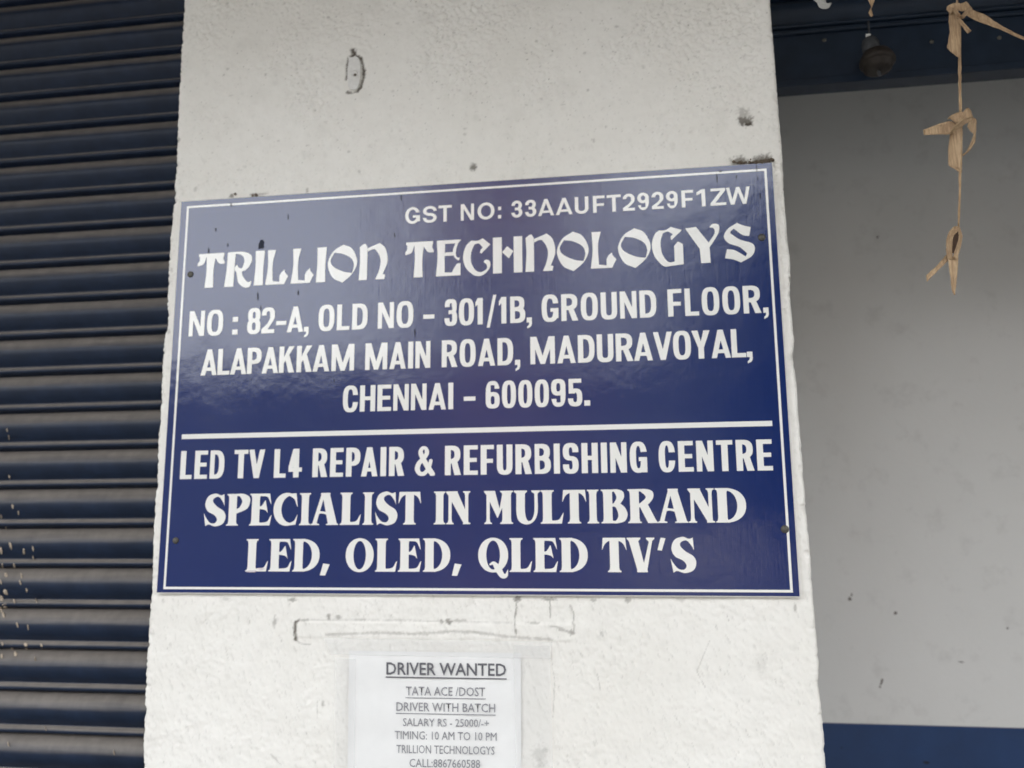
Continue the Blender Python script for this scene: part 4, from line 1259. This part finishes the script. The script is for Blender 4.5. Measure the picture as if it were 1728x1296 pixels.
ribbon('leaf_tail', prs(c1, [(1340, 92, .006, 1366, 50, .004), (1400, 128, .006, 1424, 78, .004), (1450, 148, .005, 1480, 100, .004), (1560, 188, .006, 1572, 160, .006), (1660, 232, .004, 1668, 212, .004), (1760, 276, .0, 1764, 258, .0)]), GY, ga, 'long strip reaching out to the right from the top knot')
ribbon('rolled_tip', prs(c1, [(1284, 118, .010, 1306, 112, .014), (1318, 164, .012, 1340, 150, .016), (1352, 208, .012, 1378, 190, .016), (1362, 218, .012, 1384, 200, .014)]), GY - .002, ga)
ribbon('leaf_blade', prs(c2, [(306, 190, .002, 376, 150, .004), (298, 250, .002, 376, 250, .003), (289, 320, .002, 374, 330, .003), (289, 400, .002, 373, 410, .002), (291, 430, .002, 372, 440, .002), (318, 446, .001, 371, 456, .001), (348, 466, .0, 371, 472, .0)]), GY, ga)
ribbon('leaf_tail', prs(c2, [(138, 212, .002, 140, 243, .002), (222, 180, .004, 226, 240, .003), (288, 160, .006, 300, 238, .005), (330, 170, .007, 330, 216, .006)]), GY - .002, ga, 'short strip pointing left from the middle knot')
ribbon('folded_loop', prs(c2, [(283, 150, .004, 300, 140, .002), (300, 128, .008, 330, 170, .008), (340, 108, .010, 356, 160, .012), (376, 102, .010, 384, 150, .012)]), GY - .004, ga)
ribbon('folded_loop', prs(c2, [(372, 118, .010, 392, 156, .010), (392, 88, .010, 416, 142, .012), (408, 78, .008, 436, 136, .008), (424, 92, .004, 441, 140, .004)]), GY - .003, ga)
ribbon('folded_loop', prs(c2, [(296, 234, .012, 312, 238, .008), (336, 178, .020, 352, 206, .012), (384, 146, .020, 400, 174, .012), (436, 132, .014, 444, 150, .008)]), GY - .004, ga)
ribbon('folded_loop', prs(c2, [(428, 142, .004, 446, 138, .002), (404, 190, .004, 460, 158, .0), (424, 222, .002, 458, 200, -.002), (440, 240, .0, 455, 262, -.004), (424, 292, -.002, 450, 288, -.006), (400, 340, -.004, 424, 332, -.006), (374, 362, -.004, 378, 374, -.006)]), GY, ga)
ribbon('folded_bud', prs(c2, [(322, 800, .0, 354, 800, .002), (298, 826, .002, 345, 830, .008), (277, 880, .002, 322, 860, .010), (275, 940, .002, 312, 930, .008), (284, 1000, .001, 316, 1000, .004)]), GY - .002, ga)
ribbon('folded_bud', prs(c2, [(330, 798, .002, 358, 802, .0), (350, 836, .006, 372, 850, .0), (348, 880, .008, 370, 890, .0), (330, 940, .006, 358, 945, .002), (318, 985, .004, 338, 1005, .002)]), GY - .003, ga)
ribbon('folded_bud', prs(c2, [(312, 828, -.004, 352, 828, -.004), (308, 900, -.006, 358, 890, -.006), (312, 960, -.004, 340, 970, -.004)]), GY, ga, 'shaded inside of the bottom bud', m=basic('leaf_shade', (0.13, 0.08, 0.055), .8, .3, 80))  # darker brown than the leaf paints the shade inside the bud
ribbon('leaf_tail', prs(c2, [(284, 985, .002, 350, 980, .002), (292, 1040, .002, 348, 1040, .003), (302, 1120, .002, 342, 1120, .003), (308, 1180, .001, 336, 1170, .002), (322, 1216, .0, 330, 1216, .0)]), GY - .001, ga, 'lowest tip pointing straight down')
ribbon('leaf_tail', prs(c2, [(280, 965, .0, 288, 1008, .0), (225, 1030, .0, 238, 1056, .001), (152, 1098, .0, 158, 1138, .0)]), GY, ga, 'short tip splayed out to the lower left')

lt = empty('leaf_strip', at(1470, 0, GY))
tag(lt, 'small twisted dry leaf tip hanging at the top edge above the round fitting', 'leaf strip')
ribbon('leaf_blade', prs(c1, [(700, -160, 0, 770, -160, 0), (706, -60, 0, 766, -60, .002), (714, 0, 0, 756, 0, .002), (724, 24, .001, 748, 24, .001), (732, 46, .001, 740, 44, .001), (720, 74, .002, 736, 70, -.001), (718, 92, .002, 744, 94, -.001), (734, 110, .001, 744, 106, 0)]), GY, lt)
ws = empty('paper_scrap', at(1390, 0, GY + .03))
tag(ws, 'torn white scrap hanging at the top edge beside the pillar', 'paper scrap')
ribbon('scrap', prs(c1, [(330, -120, 0, 420, -130, 0), (340, -40, 0, 430, -50, 0), (356, -5, 0, 436, -8, .002), (380, 18, .002, 446, 22, .0), (392, 46, .003, 474, 20, .0), (420, 58, .002, 466, 42, .0), (440, 58, 0, 456, 52, 0)]), GY + .03, ws,
       m=basic('scrap_paper', (0.50, 0.50, 0.47), .75, .15, 60))

# ------------------------------------------------------------------ the street behind the camera (unseen, shaped for its reflections and bounce light)
def mirror(px, py, D):
    """where a thing at distance D in front of the board stands to be reflected at pixel (px, py)"""
    p = at(px, py, D); return Vector((p.x, -D, p.z))


ROADM = basic('asphalt', (0.055, 0.055, 0.054), .9, .2, 3, .2)
PAV = basic('pavement_concrete', (0.12, 0.119, 0.115), .85, .15, 3, .2)
o = MB().box(-400, -400, -.6, 400, 400, -.12).build('ground', basic('dusty_ground', (.22, .19, .15), .95, .2, .4)); tag(o, kind='structure')
o = MB().box(-200, -9.2, -.3, 200, -2.6, -.1).build('road', ROADM); tag(o, kind='structure')
o = MB().box(-200, -2.58, -.3, 200, 3.0, 0.0).build('pavement', PAV); tag(o, kind='structure')
o = MB().box(-200, -11.0, -.3, 200, -9.22, 0.0).build('far_pavement', PAV); tag(o, kind='structure')


def house(label, xa, xb, yf, hgt_, m, floors, cols, dep=7):
    r = empty('building', ((xa + xb) / 2, yf, 0)); tag(r, label, 'building')
    MB().box(xa, yf - dep, 0, xb, yf, hgt_).build('wall', m, r)
    MB().box(xa - .15, yf - dep - .1, hgt_, xb + .15, yf + .25, hgt_ + .18).build('roof', CAN, r)
    gl = basic('window_glass', (.03, .035, .04), .2, .1, 3)
    fh = hgt_ / floors; cw = (xb - xa) / cols
    for i in range(floors):
        for j in range(cols):
            cx = xa + cw * (j + .5); z0 = i * fh + fh * .3
            f = MB().box(cx - cw * .28, yf, z0, cx + cw * .28, yf + .06, z0 + fh * .45).build('window', CAN, r)
            g_ = MB().box(cx - cw * .24, yf + .061, z0 + .06, cx + cw * .24, yf + .07, z0 + fh * .45 - .06).build('pane', gl, None)
            g_.parent = f
            g_.matrix_parent_inverse = Matrix.Translation(-Vector(r.location))
            f.matrix_parent_inverse = Matrix.Translation(-Vector(r.location)); g_.matrix_parent_inverse = Matrix.Identity(4)
    return r


DD = 11.0
xA = mirror(700, 500, DD).x
hA = mirror(500, 640, DD).z
house('unseen low dark shop row across the street, shaped for the sign reflection', -22, xA - .05, -DD, hA, basic('dark_shop_wall', (.05, .048, .045), .85, .2, 1), 1, 5)
xB0, xB1 = mirror(715, 400, DD).x, mirror(945, 400, DD).x
house('unseen tall brown building added across the street for its reflection in the sign', xB0, xB1, -DD, 9.5, basic('brown_wall', (.16, .105, .10), .85, .2, 1), 3, 2)
xC1 = mirror(1085, 600, DD).x
house('unseen low grey shop beside the tall brown building, shaped for the sign reflection', xB1 + .1, xC1, -DD, mirror(1020, 640, DD).z, basic('grey_shop_wall', (.055, .055, .055), .85, .2, 1), 1, 1)
house('long two storey house beyond the tree across the street', xC1 + 3.2, 26, -DD - 1.5, 7.2, basic('ochre_wall', (.04, .035, .028), .85, .2, 1), 2, 4)

# unseen roadside tree, crown placed to darken the right of the sign reflection
tc = mirror(1390, 640, DD); tx = tc.x
tree = empty('tree', (tx, -DD + 1.2, 0)); tag(tree, 'unseen broad dark green tree on the far pavement, shaped for the sign reflection', 'tree')
BARK = basic('bark', (.10, .075, .055), .9, .3, 20, .5)
MB().rings([[Vector((tx + .06 * i, -DD + 1.2, 0)) + Vector((math.cos(t) * r, math.sin(t) * r, z)) for t in [k_ * math.pi / 5 for k_ in range(10)]]
            for i, (r, z) in enumerate([(.28, -.1), (.22, 1), (.19, 2.2), (.13, 3.6), (.05, 5)])]).build('trunk', BARK, tree, True)
lv, lf = [], []
rt = random.Random(5)
for k in range(9000):
    while True:
        p = Vector((rt.uniform(-1, 1), rt.uniform(-1, 1), rt.uniform(-1, 1)))
        if p.length < 1 and p.length > .25: break
    c_ = Vector((tx, -DD + 1.2, tc.z)) + Vector((p.x * 2.7, p.y * 1.8, p.z * 3.0)) + Vector((0, 0, .35 * math.sin(p.x * 5)))
    a = Vector((rt.gauss(0, 1), rt.gauss(0, 1), rt.gauss(0, 1))).normalized() * .10
    b = a.orthogonal().normalized() * .06
    i = len(lv); lv += [c_ - a, c_ + b, c_ + a, c_ - b]; lf.append((i, i + 1, i + 2, i + 3))
mesh('crown', lv, lf, basic('leaves', (.016, .028, .014), .6, .3, 2), tree)
